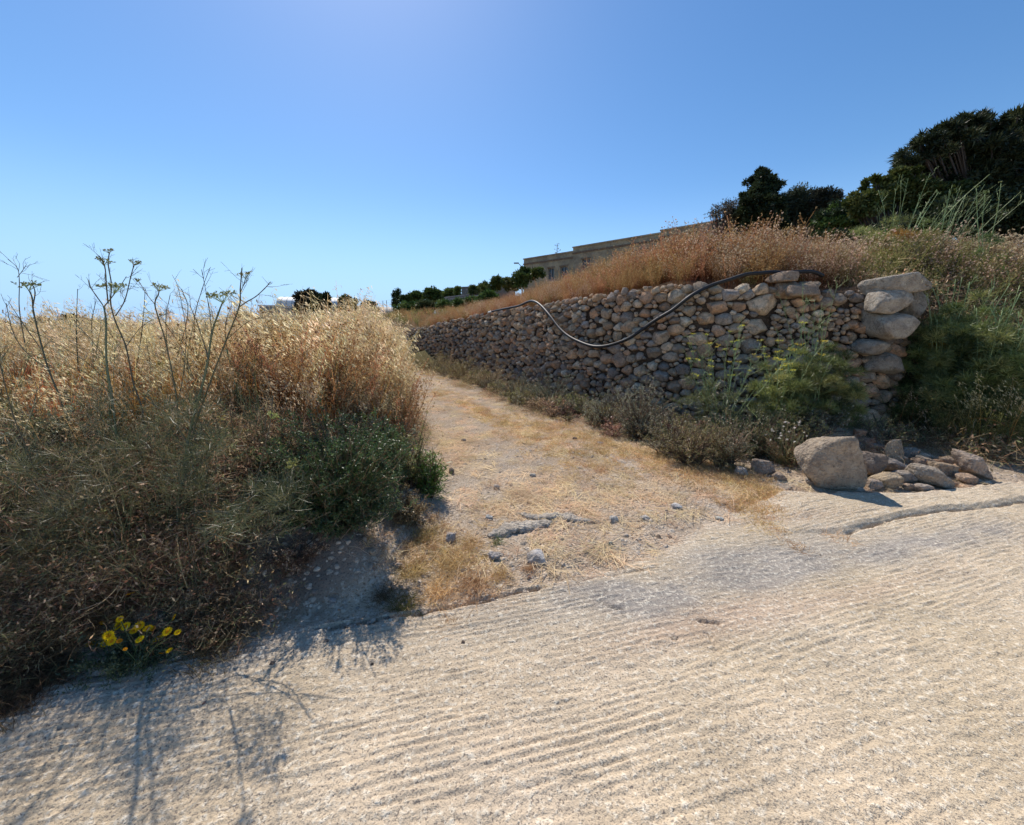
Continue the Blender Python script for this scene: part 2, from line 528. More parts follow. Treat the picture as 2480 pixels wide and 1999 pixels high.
def road_h(x, y):
    wob = .03 * fbm(x * .5, y * .5, o=2, seed=31) + .004 * fbm(x * 4, y * 4, o=2, seed=33)
    # distance coordinate across the raked grooves; they fan out a little to the right
    v = y - 0.235 * x - 0.012 * x * np.abs(x) + wob
    ph = v / 0.033
    fr_ = ph + .22 * vnoise(x * 1.2, v * 27, seed=35); fr_ = fr_ - np.floor(fr_)
    ridge = 1 - np.exp(-((fr_ - .5) / .19) ** 2)
    amp = sst(-.45, .3, fbm(x * 1.1, y * 3.3, o=3, seed=37) + .15) * (1 - .45 * sst(.5, 1.1, x) * sst(2.3, 1.3, y)) * (.72 + .4 * vnoise(x * 5, v * 27, seed=38))
    # grooves fade towards the trowelled apron in the middle
    apron = np.exp(-(((x - 1.2) / .9) ** 2 + ((y - 2.25) / .42) ** 2))
    amp = amp * (1 - .85 * np.clip(apron * 1.4, 0, 1))
    z = .0105 * amp * ridge
    z = z + .0034 * fbm(x * 28, y * 34, o=3, seed=41) + .003 * np.abs(fbm(x * 60, y * 60, o=2, seed=43)) + .012 * fbm(x * 1.6, y * 1.6, o=2, seed=45)
    # grain torn along the groove direction
    z = z + .004 * vnoise((x + .2 * y) * 14, v * 60, seed=47)
    wv = .012 * fbm(x * 9, y * 9, o=2, seed=51)
    dl = segdist(x, y, CR_LEFT) + wv
    z = z - .045 * (1 - sst(.004, .02, dl))
    dr = segdist(x, y, CR_RIGHT) + np.abs(wv) * 1.6 + .012 * np.abs(fbm(x * 3, y * 3, seed=52))
    z = z - .075 * (1 - sst(.005, .017, dr)) * sst(2.0, 3.2, x)
    up = np.interp(x, CR_RIGHT[:, 0], CR_RIGHT[:, 1])
    z = z + .035 * sst(0.0, .06, y - up) * sst(1.9, 2.8, x)
    for c in CR_SMALL:
        z = z - .022 * (1 - sst(.002, .012, segdist(x, y, c) + wv * .6))
    return z
def edge_wob(x, y): return .07 * fbm(x * 3.1, y * 3.1, o=3, seed=53) + .03 * fbm(x * 15, y * 15, seed=57)

def full_h(x, y):
    base = hgt(x, y)
    dt = y - RE(x) + edge_wob(x, y)
    w = 1 - sst(-.02, .05, dt)
    z = base + w * road_h(x, y)
    # crumbled concrete lip above the dirt on the apron side
    return z

def grid(xs, ys):
    X, Y = np.meshgrid(xs, ys)
    nx, ny = len(xs), len(ys)
    idx = np.arange(nx * ny).reshape(ny, nx)
    f = np.stack([idx[:-1, :-1], idx[:-1, 1:], idx[1:, 1:], idx[1:, :-1]], -1).reshape(-1, 4)
    return X.ravel(), Y.ravel(), f

def ground_cols(x, y):
    gz_ = None
    """natural colour of the surface by place: concrete, stained cement, straw-strewn track, dark soil"""
    n = fbm(x * .9, y * .9, o=3, seed=61)[:, None]; n2 = fbm(x * 3, y * 3, o=3, seed=67)[:, None]
    conc = np.array([.56, .455, .325]) + n * np.array([.06, .05, .05]) + n2 * .03
    pink = np.array([.50, .37, .27]); grey = np.array([.32, .295, .27])
    def gs(px, py, sx, sy, rot=.25):
        c = G0(px, py); dx, dy = x - c[0], y - c[1]
        u = dx + rot * 0; v = dy - rot * dx
        return np.exp(-((u / sx) ** 2 + (v / sy) ** 2))
    g = .85 * gs(1780, 1400, .85, .17, .3) + .75 * gs(1560, 1455, .55, .14, -.25) + .8 * gs(2330, 1300, 1.3, .13, .25) + .5 * gs(1330, 1465, .5, .12) + .5 * gs(1780, 1335, .9, .13) + .4 * gs(700, 1500, .5, .2)+ .5 * gs(300, 1650, .9, .12)
    g = np.clip(g * .85 * (1 + 1.3 * n2[:, 0]), 0, .8)[:, None]
    conc = conc * (1 - g) + grey * g
    p = np.clip(.8 * gs(1720, 1500, .6, .10, .3) + .5 * gs(2050, 1450, .9, .08, .3) + .5 * gs(1900, 1260, .6, .08, .1), 0, .7)[:, None]
    conc = conc * (1 - p) + pink * p
    track = np.array([.54, .43, .32]) + n * np.array([.05, .045, .04]) + n2 * .04
    pale = sst(.05, .5, fbm(x * 1.4, y * .7, o=3, seed=71))[:, None]
    track = track * (1 - .5 * pale) + np.array([.64, .55, .45]) * .5 * pale
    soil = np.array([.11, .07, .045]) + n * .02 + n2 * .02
    gravel_tone = np.array([.30, .25, .21]) + n2 * .04  # own grey brown of the gravelly bank foot
    return conc, track, soil, gravel_tone

class Surf:
    def __init__(s): s.acc = {}
    def add(s, name, X, Y, Z, f, col, mask):
        fm = mask[f[:, 0]] & mask[f[:, 1]] & mask[f[:, 2]] & mask[f[:, 3]] if False else mask[f[:, 0]]
        ff = f[fm]
        if len(ff) == 0: return
        u, inv = np.unique(ff.ravel(), return_inverse=True)
        s.acc.setdefault(name, MB()).add(np.c_[X[u], Y[u], Z[u]], inv.reshape(-1, 4), col[u])
surf = Surf()
def lay(xs, ys, drop=0.0, skip=None):
    X, Y, f = grid(xs, ys)
    Z = full_h(X, Y) - drop
    if skip is not None:
        cx = X[f].mean(1); cy_ = Y[f].mean(1)
        f = f[~((cx > skip[0]) & (cx < skip[1]) & (cy_ > skip[2]) & (cy_ < skip[3]))]
    conc, track, soil, gravel_tone = ground_cols(X, Y)
    dt = Y - RE(X) + edge_wob(X, Y)
    d, s_ = wall_dist(X, Y)
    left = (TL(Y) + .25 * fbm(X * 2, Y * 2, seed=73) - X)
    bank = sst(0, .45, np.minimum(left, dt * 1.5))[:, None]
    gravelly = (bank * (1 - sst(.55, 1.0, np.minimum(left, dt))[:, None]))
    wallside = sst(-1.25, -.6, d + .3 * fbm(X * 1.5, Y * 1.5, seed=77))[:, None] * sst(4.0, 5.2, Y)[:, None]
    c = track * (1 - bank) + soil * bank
    c = c * (1 - gravelly * .6) + gravel_tone * gravelly * .6
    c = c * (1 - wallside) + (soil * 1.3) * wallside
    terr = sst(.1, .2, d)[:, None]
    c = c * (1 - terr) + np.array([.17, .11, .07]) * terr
    fl = sst(12, 30, np.hypot(X, Y))[:, None]
    c = c * (1 - fl * .7) + np.array([.22, .17, .09]) * fl * .7
    road = dt < 0
    soilm = (~road) & ((bank[:, 0] > .5) | (wallside[:, 0] > .5) | (terr[:, 0] > .5) | (X > 6.2))
    w = sst(-.12, .02, dt + .1 * fbm(X * 5, Y * 5, seed=79))[:, None]
    cr = conc * (1 - w * .6) + c * w * .6
    surf.add('road', X, Y, Z, f, np.clip(cr, 0.02, .8), road)
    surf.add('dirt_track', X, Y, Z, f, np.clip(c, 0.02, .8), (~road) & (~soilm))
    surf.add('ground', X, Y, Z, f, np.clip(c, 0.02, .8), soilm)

x0, x1, y0, y1 = -3.6, 6.2, .75, 4.2
nearx = np.arange(x0, x1 + .001, .021)
neary = [y0]
while neary[-1] < y1: neary.append(neary[-1] + .0032 + .0018 * neary[-1])
neary = np.array(neary) * 1.0; neary[-1] = y1
lay(nearx, neary)
lay(np.arange(-14, 13.01, .06), np.arange(y1 - .05, 14.01, .06), drop=0.0)
lay(np.arange(-16, 16, .1), np.arange(-4, y1 + .01, .1), drop=.012, skip=(x0 + .1, x1 - .1, y0 + .1, 9))
lay(np.arange(-40, 48, .3), np.arange(13.7, 62, .3), drop=.02)
xs = np.concatenate([-np.geomspace(3000, 40, 30), np.arange(-38, 44, 4), np.geomspace(46, 3000, 30)])
ys = np.concatenate([-np.geomspace(800, 4.5, 14), [0, 4, 8, 13, 20, 30, 40, 50, 60], np.geomspace(64, 3000, 26)])
X, Y, f = grid(xs, ys)
Zf = np.where(Y > 40, hgt(X, Y, False) * 1.0, -0.3)
Zf = np.where(np.abs(X) > 60, np.minimum(Zf, 2), Zf) - .12
cx = X[f].mean(1); cy_ = Y[f].mean(1)
Zf = np.where((X > -41) & (X < 47) & (Y < 63) & (Y > 12), hgt(X, Y, False) - .8, Zf)
Zf = np.where((np.abs(X) < 60) & (Y <= 14) & (X < -5), hgt(X, Y, False) * .4 - .5, Zf)
f = f[~((X[f].mean(1) > -12) & (X[f].mean(1) < 12) & (Y[f].mean(1) > -3) & (Y[f].mean(1) < 13))]
surf.acc['ground'].add(np.c_[X, Y, Zf], f, np.broadcast_to(np.array([.16, .14, .07]), (len(X), 3)))
for nm, mt in (('road', M_ROAD), ('dirt_track', M_TRACK), ('ground', M_SOIL)):
    surf.acc[nm].build(nm, mt, kind='structure', label={'road': 'pale raked concrete road with parallel grooves in front', 'dirt_track': 'straw covered stony track climbing between bank and stone wall', 'ground': 'dry dark soil of the bank and hillside'}[nm])

# ---------------------------------------------------------------- rocks
def ico(n):
    t = (1 + 5 ** .5) / 2
    v = [(-1, t, 0), (1, t, 0), (-1, -t, 0), (1, -t, 0), (0, -1, t), (0, 1, t), (0, -1, -t), (0, 1, -t), (t, 0, -1), (t, 0, 1), (-t, 0, -1), (-t, 0, 1)]
    f = [(0, 11, 5), (0, 5, 1), (0, 1, 7), (0, 7, 10), (0, 10, 11), (1, 5, 9), (5, 11, 4), (11, 10, 2), (10, 7, 6), (7, 1, 8), (3, 9, 4), (3, 4, 2), (3, 2, 6), (3, 6, 8), (3, 8, 9), (4, 9, 5), (2, 4, 11), (6, 2, 10), (8, 6, 7), (9, 8, 1)]
    v = [tuple(norm(np.array(a))) for a in v]
    for _ in range(n):
        cache = {}; nf = []
        def mid(a, b):
            k = (min(a, b), max(a, b))
            if k not in cache:
                v.append(tuple(norm(np.array(v[a]) + np.array(v[b])))); cache[k] = len(v) - 1
            return cache[k]
        for a, b, c in f:
            ab, bc, ca = mid(a, b), mid(b, c), mid(c, a)
            nf += [(a, ab, ca), (b, bc, ab), (c, ca, bc), (ab, bc, ca)]
        f = nf
    return np.array(v), np.array(f)
ICO = {n: ico(n) for n in (1, 2, 3, 4)}

def plane_rock(dirs, N, D, p=9.0):
    """radius in each direction of a softened intersection of half spaces n.x < d"""
    dots = np.maximum(dirs @ N.T, 1e-6) / D
    return (np.sum(dots ** p, 1)) ** (-1 / p)

def rock_verts(lv, half, seed, facets=13, p=11.0, rough=.05):
    rg = np.random.default_rng(seed)
    d, f = ICO[lv]
    n = norm(rg.normal(size=(facets, 3)))
    base = norm(np.array([[1, 0, 0], [-1, 0, 0], [0, 1, 0], [0, -1, 0], [0, 0, 1], [0, 0, -1.]]) + rg.normal(size=(6, 3)) * .14)
    N = np.vstack([n, base]); D = np.concatenate([rg.uniform(.80, 1.05, facets), np.full(6, .97)])
    r = plane_rock(d, N, D, p)
    v = d * r[:, None]
    o = rg.uniform(0, 50, 3)
    v = v * (1 + rough * fbm(v[:, 0] * 2.4 + o[0], v[:, 1] * 2.4 + o[1], v[:, 2] * 2.4 + o[2], o=4, seed=seed % 97))[:, None]
    ext = (v.max(0) - v.min(0)) / 2
    v = (v - (v.max(0) + v.min(0)) / 2) / ext * np.asarray(half)
    return v, f

STONE_COLS = np.array([[.38, .30, .22], [.32, .25, .19], [.42, .29, .19], [.27, .225, .19], [.46, .35, .25], [.35, .24, .17], [.24, .205, .185], [.42, .27, .18], [.48, .40, .31]])
def stone_col(rg=R):
    c = STONE_COLS[rg.integers(len(STONE_COLS))] * rg.uniform(1.15, 2.15) * np.array([1.03, 1.0, .93])
    return c

# ---------------------------------------------------------------- dry stone wall
AN = 1.28     # stones are wider than tall
wall = thing('dry_stone_wall', 'long dry stone terrace wall of rough rounded limestone beside the track', 'wall', (0, 0, 0))
sites = []     # s, t, r(in scaled space), manual flag
man = [(1853, 735, 30), (1735, 745, 21), (1638, 719, 22), (1841, 793, 24), (1755, 772, 17), (1710, 772, 19), (1635, 799, 17), (1597, 817, 22),
       (1692, 821, 22), (1822, 838, 24), (1710, 850, 21), (1758, 826, 18), (1521, 793, 18), (1512, 766, 15), (1783, 796, 15), (1915, 705, 27), (1955, 703, 22),
       (2100, 842, 27), (2137, 877, 30), (2107, 917, 19), (2119, 949, 19), (2087, 975, 24), (2105, 1016, 30), (2190, 977, 24), (2150, 925, 20), (2180, 905, 20), (2175, 1005, 22),
       (1800, 700, 14), (1815, 712, 14), (1845, 704, 16), (1660, 700, 12), (1695, 697, 14), (1730, 700, 13),
       (1520, 650 + 160, 10), (1560, 760, 14), (1640, 745, 13), (1480, 845, 18), (1495, 872, 22), (1400, 830, 16), (1300, 806, 14), (1281, 797, 16), (1310, 840, 17), (1275, 775, 13),
       (1430, 760, 15), (1390, 745, 12), (1345, 800, 14), (1360, 775, 12), (1540, 806, 16), (1580, 855, 20), (1625, 865, 18), (1655, 895, 18), (1690, 905, 17), (1630, 940, 18), (1665, 930, 18), (1560, 920, 16),
       (1880, 880, 22), (1940, 880, 22), (2000, 880, 22), (1800, 900, 20), (1850, 930, 20), (1630, 990, 18)]
for px, py, r in man:
    s, t = wall_st(px, py)
    p = wsurf(np.array([s]), np.array([t]))[0]
    dep = p[1]
    sites.append((s, t, r / F * dep * 1.02))
A = np.array(sites)
def radius_at(s, t, k):
    p = wpos(s); px, py = project(np.array([p[0], p[1], t]))
    rub = (1860 < px < 2075) and (735 < py < 860)
    r = (0.112, .088, .072, .058, .047, .038, .031)[k]
    if rub: r = min(r, (.07, .06, .05, .045, .04, .035, .03)[k])
    if p[1] > 11: r = max(r, .06)
    return r
rg = np.random.default_rng(21)
NT = (700, 1500, 2600, 3500, 4000, 4200, 3500)
for k in range(7):
    for _ in range(NT[k]):
        s = rg.uniform(1.0, WLEN) if rg.random() < .5 else rg.uniform(1.0, 14)
        H = WT(s)
        t = rg.uniform(-.05, H)
        r = radius_at(s, t, k) * rg.uniform(.85, 1.15)
        if k >= 5 and wpos(s)[1] > 9.5: continue
        if t > H - r * .5: continue
        d = np.hypot(A[:, 0] - s, (A[:, 1] - t) * AN) - A[:, 2]
        if d.min() > r * .72:
            A = np.vstack([A, (s, t, r)])
# boulders of the end pillar (s, t from pixel, half sizes in metres)
print('wall stones', len(A))
order = np.argsort(-(A[:, 2] / np.maximum(wpos(A[:, 0])[:, 1], 4)))
far_mb = MB()
nparts = 0
for rank, i in enumerate(order):
    s, t, r = A[i]
    dx = A[:, 0] - s; dy = (A[:, 1] - t) * AN
    dd = np.hypot(dx, dy)
    nb = np.where((dd > 1e-6) & (dd < (r + A[:, 2]) * 1.7))[0]
    dist = (dd[nb] ** 2 + r * r - A[nb, 2] ** 2) / (2 * dd[nb])
    gap = .004 + .008 * r
    Dn = np.clip(dist - gap, r * .35, r * 1.4)
    Nn = np.c_[dx[nb] / dd[nb], dy[nb] / dd[nb], np.zeros(len(nb))]
    ang = rg.uniform(0, 6.28) + np.arange(7) * 2 * math.pi / 7
    Nb = np.c_[np.cos(ang), np.sin(ang), np.zeros(7)]
    Db = rg.uniform(1.15, 1.6, 7) * r
    nf_ = 6
    Nf = norm(np.c_[rg.normal(size=(nf_, 2)) * .65, np.full(nf_, 1.0)])
    Df = rg.uniform(.42, .8, nf_) * r
    Nc = norm(np.c_[rg.normal(size=(4, 2)), rg.uniform(.25, 1.0, 4)]); Dc = rg.uniform(.62, .95, 4) * r
    N = np.vstack([Nn, Nb, Nf, Nc, [[0, 0, -1.]]]); D = np.concatenate([Dn, Db, Df, Dc, [r * .8]])
    big = nparts < 297
    depth = wpos(s)[1]
    lv = 3 if (r / depth > .0215) else (2 if r / depth > .0088 else 1)
    dirs, f = ICO[lv]
    rr = plane_rock(dirs, N, D, 24.0)
    v = dirs * rr[:, None]
    o = rg.uniform(0, 60, 3)
    fr = 1.6 / r
    nz = fbm(v[:, 0] * fr + o[0], v[:, 1] * fr + o[1], v[:, 2] * fr + o[2], o=4, seed=int(i) % 89)
    rd = np.abs(fbm(v[:, 0] * fr * 1.4 + o[1], v[:, 1] * fr * 1.4 + o[2], v[:, 2] * fr * 1.4, o=2, seed=int(i) % 83))
    v = v * (1.08 + .16 * nz - .16 * rd)[:, None]
    zoff = -r * .35 + rg.uniform(-.035, .03)
    tt = v[:, 1] / AN + t
    ss = s + v[:, 0]
    n3 = wout(s)
    base = wsurf(np.array([s]), np.array([t]))[0]
    tang = norm(wpos(s + .05) - wpos(s - .05))
    w = np.empty_like(v)
    w[:, :2] = tang * v[:, :1] + n3 * (v[:, 2:3] + zoff) - n3 * BAT * (v[:, 1:2] / AN)
    w[:, 2] = v[:, 1] / AN
    col = stone_col(rg)
    if big:
        mb = MB(); mb.add(w, f if True else f, col)
        o_ = mb.build('stone', M_STONE, wall)
        o_.location = tuple(base)
        nparts += 1
    else:
        far_mb.add(w + base, f, col)
far_mb.build('small_stones', M_STONE, wall, kind='stuff')
# boulders of the pillar at the near end
for px, py, hw, hh, out, dk in [(2145, 693, 60, 24, .12, 0), (2192, 738, 24, 40, .02, 1), (2117, 733, 50, 30, .16, 0), (2130, 787, 42, 37, .14, 0), (2100, 843, 38, 22, .0, 1), (2136, 880, 36, 27, -.02, 1)]:
    s, t = wall_st(px, py)
    p = wsurf(np.array([s]), np.array([t]), out)[0]
    dep = p[1]
    v, f = rock_verts(4, (hw / F * dep, .24, hh / F * dep), 300 + px, 12, 14, .07)
    if (px, py) == (2145, 693):
        v[:, 2] += v[:, 0] * .12
    mb = MB(); mb.add(v, f, np.array([.46, .40, .32]) * (.85 if dk else 1.1))
    o_ = mb.build('boulder', M_BOULDER, wall); o_.location = tuple(p)
# block lodged in the earth on the wall top
for px, py, hw, hh in [(1905, 668, 26, 13), (1940, 704, 46, 17)]:
    s, t = wall_st(px, py)
    p = wsurf(np.array([s]), np.array([t]), .03 if hw > 30 else -.1)[0]
    v, f = rock_verts(3, (hw / F * p[1], .2, hh / F * p[1]), 400 + px, 9, 14, .05)
    mb = MB(); mb.add(v, f, np.array([.42, .30, .21])); o_ = mb.build('boulder', M_BOULDER, wall); o_.location = tuple(p)
# dark earth core behind the face stones
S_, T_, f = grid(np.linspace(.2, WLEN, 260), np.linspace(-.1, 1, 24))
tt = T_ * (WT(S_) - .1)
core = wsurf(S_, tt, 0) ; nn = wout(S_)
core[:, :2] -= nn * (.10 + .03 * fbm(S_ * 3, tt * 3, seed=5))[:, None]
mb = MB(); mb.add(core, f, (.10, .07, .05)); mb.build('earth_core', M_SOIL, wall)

# ---------------------------------------------------------------- black water pipe looping down the wall
pp = [(1192, 755), (1211, 751), (1233, 746), (1259, 741), (1280, 731), (1295, 730), (1310, 741), (1331, 764), (1354, 794), (1378, 815), (1408, 831), (1438, 839),
      (1467, 839), (1497, 831), (1527, 816), (1586, 779), (1631, 751), (1675, 718), (1720, 693), (1764, 677), (1809, 664), (1839, 661), (1870, 659), (1900, 662), (1930, 658), (1967, 658), (1995, 668)]
pts = []
for i, (a, b) in enumerate(pp):
    out = .14 if 4 < i < 18 else (.08 if i <= 4 else -.05 - .03 * (i - 18))
    s, t = wall_st(a, b, out)
    pts.append(wsurf(np.array([s]), np.array([t]), out)[0])
pts = np.array(pts)
sm = catmull(pts, 8)
for _ in range(3): sm[1:-1] = .25 * sm[:-2] + .5 * sm[1:-1] + .25 * sm[2:]
M_PIPE = plainmat('black_plastic', (.016, .016, .018), .5, .3, 30, .05, .35)
M_WHITE = plainmat('white_plastic', (.6, .58, .52), .6, .15, 30)
pipe = thing('water_pipe', 'black plastic water pipe sagging in a loop across the stone wall', 'pipe')
mb = MB(); tubes(mb, sm, .029, (.02, .02, .02), 12, cap=True); mb.build('hose', M_PIPE, pipe)
mb = MB(); e = sm[0]; q = np.array([e + (sm[0] - sm[3]) * k for k in (.2, .6, 1.0, 1.5)]); tubes(mb, q, [[.034, .034, .03, .022]], (.6, .6, .55), 12, cap=True); mb.build('end_fitting', M_WHITE, pipe)
# ---------------------------------------------------------------- plant builders
WIND = np.array([.55, -.1, 0])

def oat_clump(n, h, seed, spread=.10, lush=1.0, leafy=5):
    global R
    keep = R; R = np.random.default_rng(seed)
    mb = MB()
    K = 6
    b = np.c_[R.normal(size=(n, 2)) * spread, np.zeros(n)]
    H = h * R.uniform(.72, 1.12, n)
    lean = R.normal(size=(n, 2)) * .13 + WIND[:2] * .22
    t = np.linspace(0, 1, K)
    path = b[:, None] + np.stack([lean[:, :1] * t ** 2 * H[:, None], lean[:, 1:] * t ** 2 * H[:, None], t * H[:, None] * np.ones((n, 1))], -1)
    lowc = np.array([.52, .22, .065]); midc = np.array([.66, .37, .13]); topc = np.array([.68, .54, .29])
    tc = np.where(t[:, None] < .5, lowc + (midc - lowc) * t[:, None] * 2, midc + (topc - midc) * (t[:, None] * 2 - 1))
    cols = np.broadcast_to(tc, (n, K, 3)) * R.uniform(.75, 1.15, (n, 1, 1))
    w = np.linspace(.0042, .0022, K)
    ribbons(mb, path, w, cols)
    ribbons(mb, path, w, cols)
    # spikelets hang from thin branches in the upper third
    m = int(20 * lush)
    i = np.repeat(np.arange(n), m)
    u = R.uniform(.66, 1.0, len(i))
    k = u * (K - 1); k0 = np.minimum(k.astype(int), K - 2); fr = (k - k0)[:, None]
    base = path[i, k0] * (1 - fr) + path[i, k0 + 1] * fr
    a = R.uniform(0, 6.28, len(i)); rad = R.uniform(.015, .075, len(i)) * (1.25 - u)* 1.9
    off = np.c_[np.cos(a) * rad, np.sin(a) * rad, R.uniform(-.02, .035, len(i))] + WIND * .035 * R.random((len(i), 1))
    tip = base + off
    ribbons(mb, np.stack([base, tip], 1), .0013, np.array([.55, .42, .22]))
    L = np.c_[R.normal(size=(len(i), 2)) * .25 + np.array([.55, 0]), R.uniform(-1.0, -.25, len(i))]
    L = norm(L) * R.uniform(.028, .052, (len(i), 1))
    Wd = norm(np.cross(L, R.normal(size=L.shape))) * R.uniform(.003, .0058, (len(i), 1))
    diamonds(mb, tip, L, Wd, cmix((.86, .76, .52), (.70, .53, .29), len(i)), .35)
    # awns
    sel = R.random(len(i)) < .5
    ribbons(mb, np.stack([tip[sel] + L[sel] * .6, tip[sel] + L[sel] * 1.9 + R.normal(size=(sel.sum(), 3)) * .008], 1), .0009, np.array([.6, .48, .28]))
    # dry blades
    nb = leafy
    bb = b[R.integers(n, size=nb)]
    d = rdir(nb, .9); ln = R.uniform(.15, .4, nb)[:, None]
    tt = np.linspace(0, 1, 5)
    pl = bb[:, None] + d[:, None] * (ln * tt)[..., None] + np.array([0, 0, -1]) * ((ln * tt) ** 2 * 1.6)[..., None] + np.array([0, 0, 1]) * (R.uniform(0, .4 * h, (nb, 1, 1)))
    ribbons(mb, pl, np.array([.006, .007, .006, .004, .001]), cmix((.45, .22, .07), (.5, .36, .16), nb)[:, None])
    R = keep
    return mb

def dry_weed(n, h, spread, seed, low, mid, head, heads=1.0, headsize=.012, twig=4):
    """bushy annual dried on the stem: fan of stems, forked twigs, seed heads"""
    global R
    keep = R; R = np.random.default_rng(seed)
    mb = MB(); K = 6
    a = R.uniform(0, 6.28, n); sp = np.sqrt(R.random(n)) * spread
    b = np.c_[np.cos(a) * sp * .35, np.sin(a) * sp * .35, np.zeros(n)]
    H = h * R.uniform(.6, 1.08, n)
    out = np.c_[np.cos(a) * sp, np.sin(a) * sp]
    t = np.linspace(0, 1, K)
    wig = R.normal(size=(n, K, 3)) * .012
    path = b[:, None] + np.concatenate([out[:, None] * (t ** 1.4)[None, :, None], (t * H[:, None])[..., None]], -1) + wig
    low, mid, head = map(np.array, (low, mid, head))
    tc = low + (mid - low) * t[:, None]
    ribbons(mb, path, np.linspace(.009, .004, K), np.broadcast_to(tc, (n, K, 3)) * R.uniform(.7, 1.2, (n, 1, 1)))
    i = np.repeat(np.arange(n), twig * 3)
    u = R.uniform(.3, .95, len(i)); k = u * (K - 1); k0 = np.minimum(k.astype(int), K - 2); fr = (k - k0)[:, None]
    s0 = path[i, k0] * (1 - fr) + path[i, k0 + 1] * fr
    d = rdir(len(i), .9) * R.uniform(.06, .2, (len(i), 1)) * h
    ctrl = s0 + d * .55 + np.array([0, 0, -.01]); e = s0 + d + np.array([0, 0, 1]) * R.uniform(0, .05, (len(i), 1)) * h
    c0 = (mid * R.uniform(.7, 1.2, (len(i), 1)))[:, None]
    ribbons(mb, np.stack([s0, ctrl, e], 1), np.array([.0035, .0028, .0018]), c0)
    # small withered leaves along twigs
    nl = len(i) * 2
    j = R.integers(len(i), size=nl); q = s0[j] + (e[j] - s0[j]) * R.random((nl, 1))
    L = rdir(nl, -.2) * R.uniform(.012, .03, (nl, 1)); W = norm(np.cross(L, R.normal(size=L.shape))) * R.uniform(.002, .005, (nl, 1))
    diamonds(mb, q, L, W, cmix(low * 1.2, mid, nl))
    # heads: little 8 sided lumps made of crossed diamonds
    nh = int(len(i) * heads)
    j = R.permutation(len(i))[:nh]
    for _ in range(4):
        L = rdir(nh, .5) * headsize * R.uniform(1.2, 2.2, (nh, 1))
        W = norm(np.cross(L, R.normal(size=L.shape))) * headsize * .5
        diamonds(mb, e[j] - L * .4, L, W, head * R.uniform(.75, 1.2, (nh, 1)))
    R = keep
    return mb

def tangle(n, rad, h, seed, cols, width=.004, ln=.22):
    """matted dead stalks"""
    global R
    keep = R; R = np.random.default_rng(seed)
    mb = MB()
    p = np.c_[R.normal(size=(n, 2)) * rad, np.abs(R.normal(size=n)) * h * .6]
    d = rdir(n, .1); c = rdir(n)
    t = np.linspace(0, 1, 5)
    l = R.uniform(.4, 1.2, n)[:, None] * ln
    pa = p[:, None] + d[:, None] * (l * t)[..., None] + c[:, None] * ((l * .5 * t * t))[..., None]
    pa[..., 2] = np.maximum(pa[..., 2], .002)
    cc = np.array(cols)[R.integers(len(cols), size=n)] * R.uniform(.6, 1.2, (n, 1))
    ribbons(mb, pa, np.array([1, 1, .8, .6, .3]) * width, cc[:, None])
    m = n
    q = pa[R.integers(n, size=m), R.integers(5, size=m)]
    L = rdir(m) * R.uniform(.012, .035, (m, 1)); W = norm(np.cross(L, R.normal(size=L.shape))) * R.uniform(.002, .006, (m, 1))
    diamonds(mb, q, L, W, np.array(cols)[R.integers(len(cols), size=m)] * R.uniform(.6, 1.3, (m, 1)))
    R = keep
    return mb

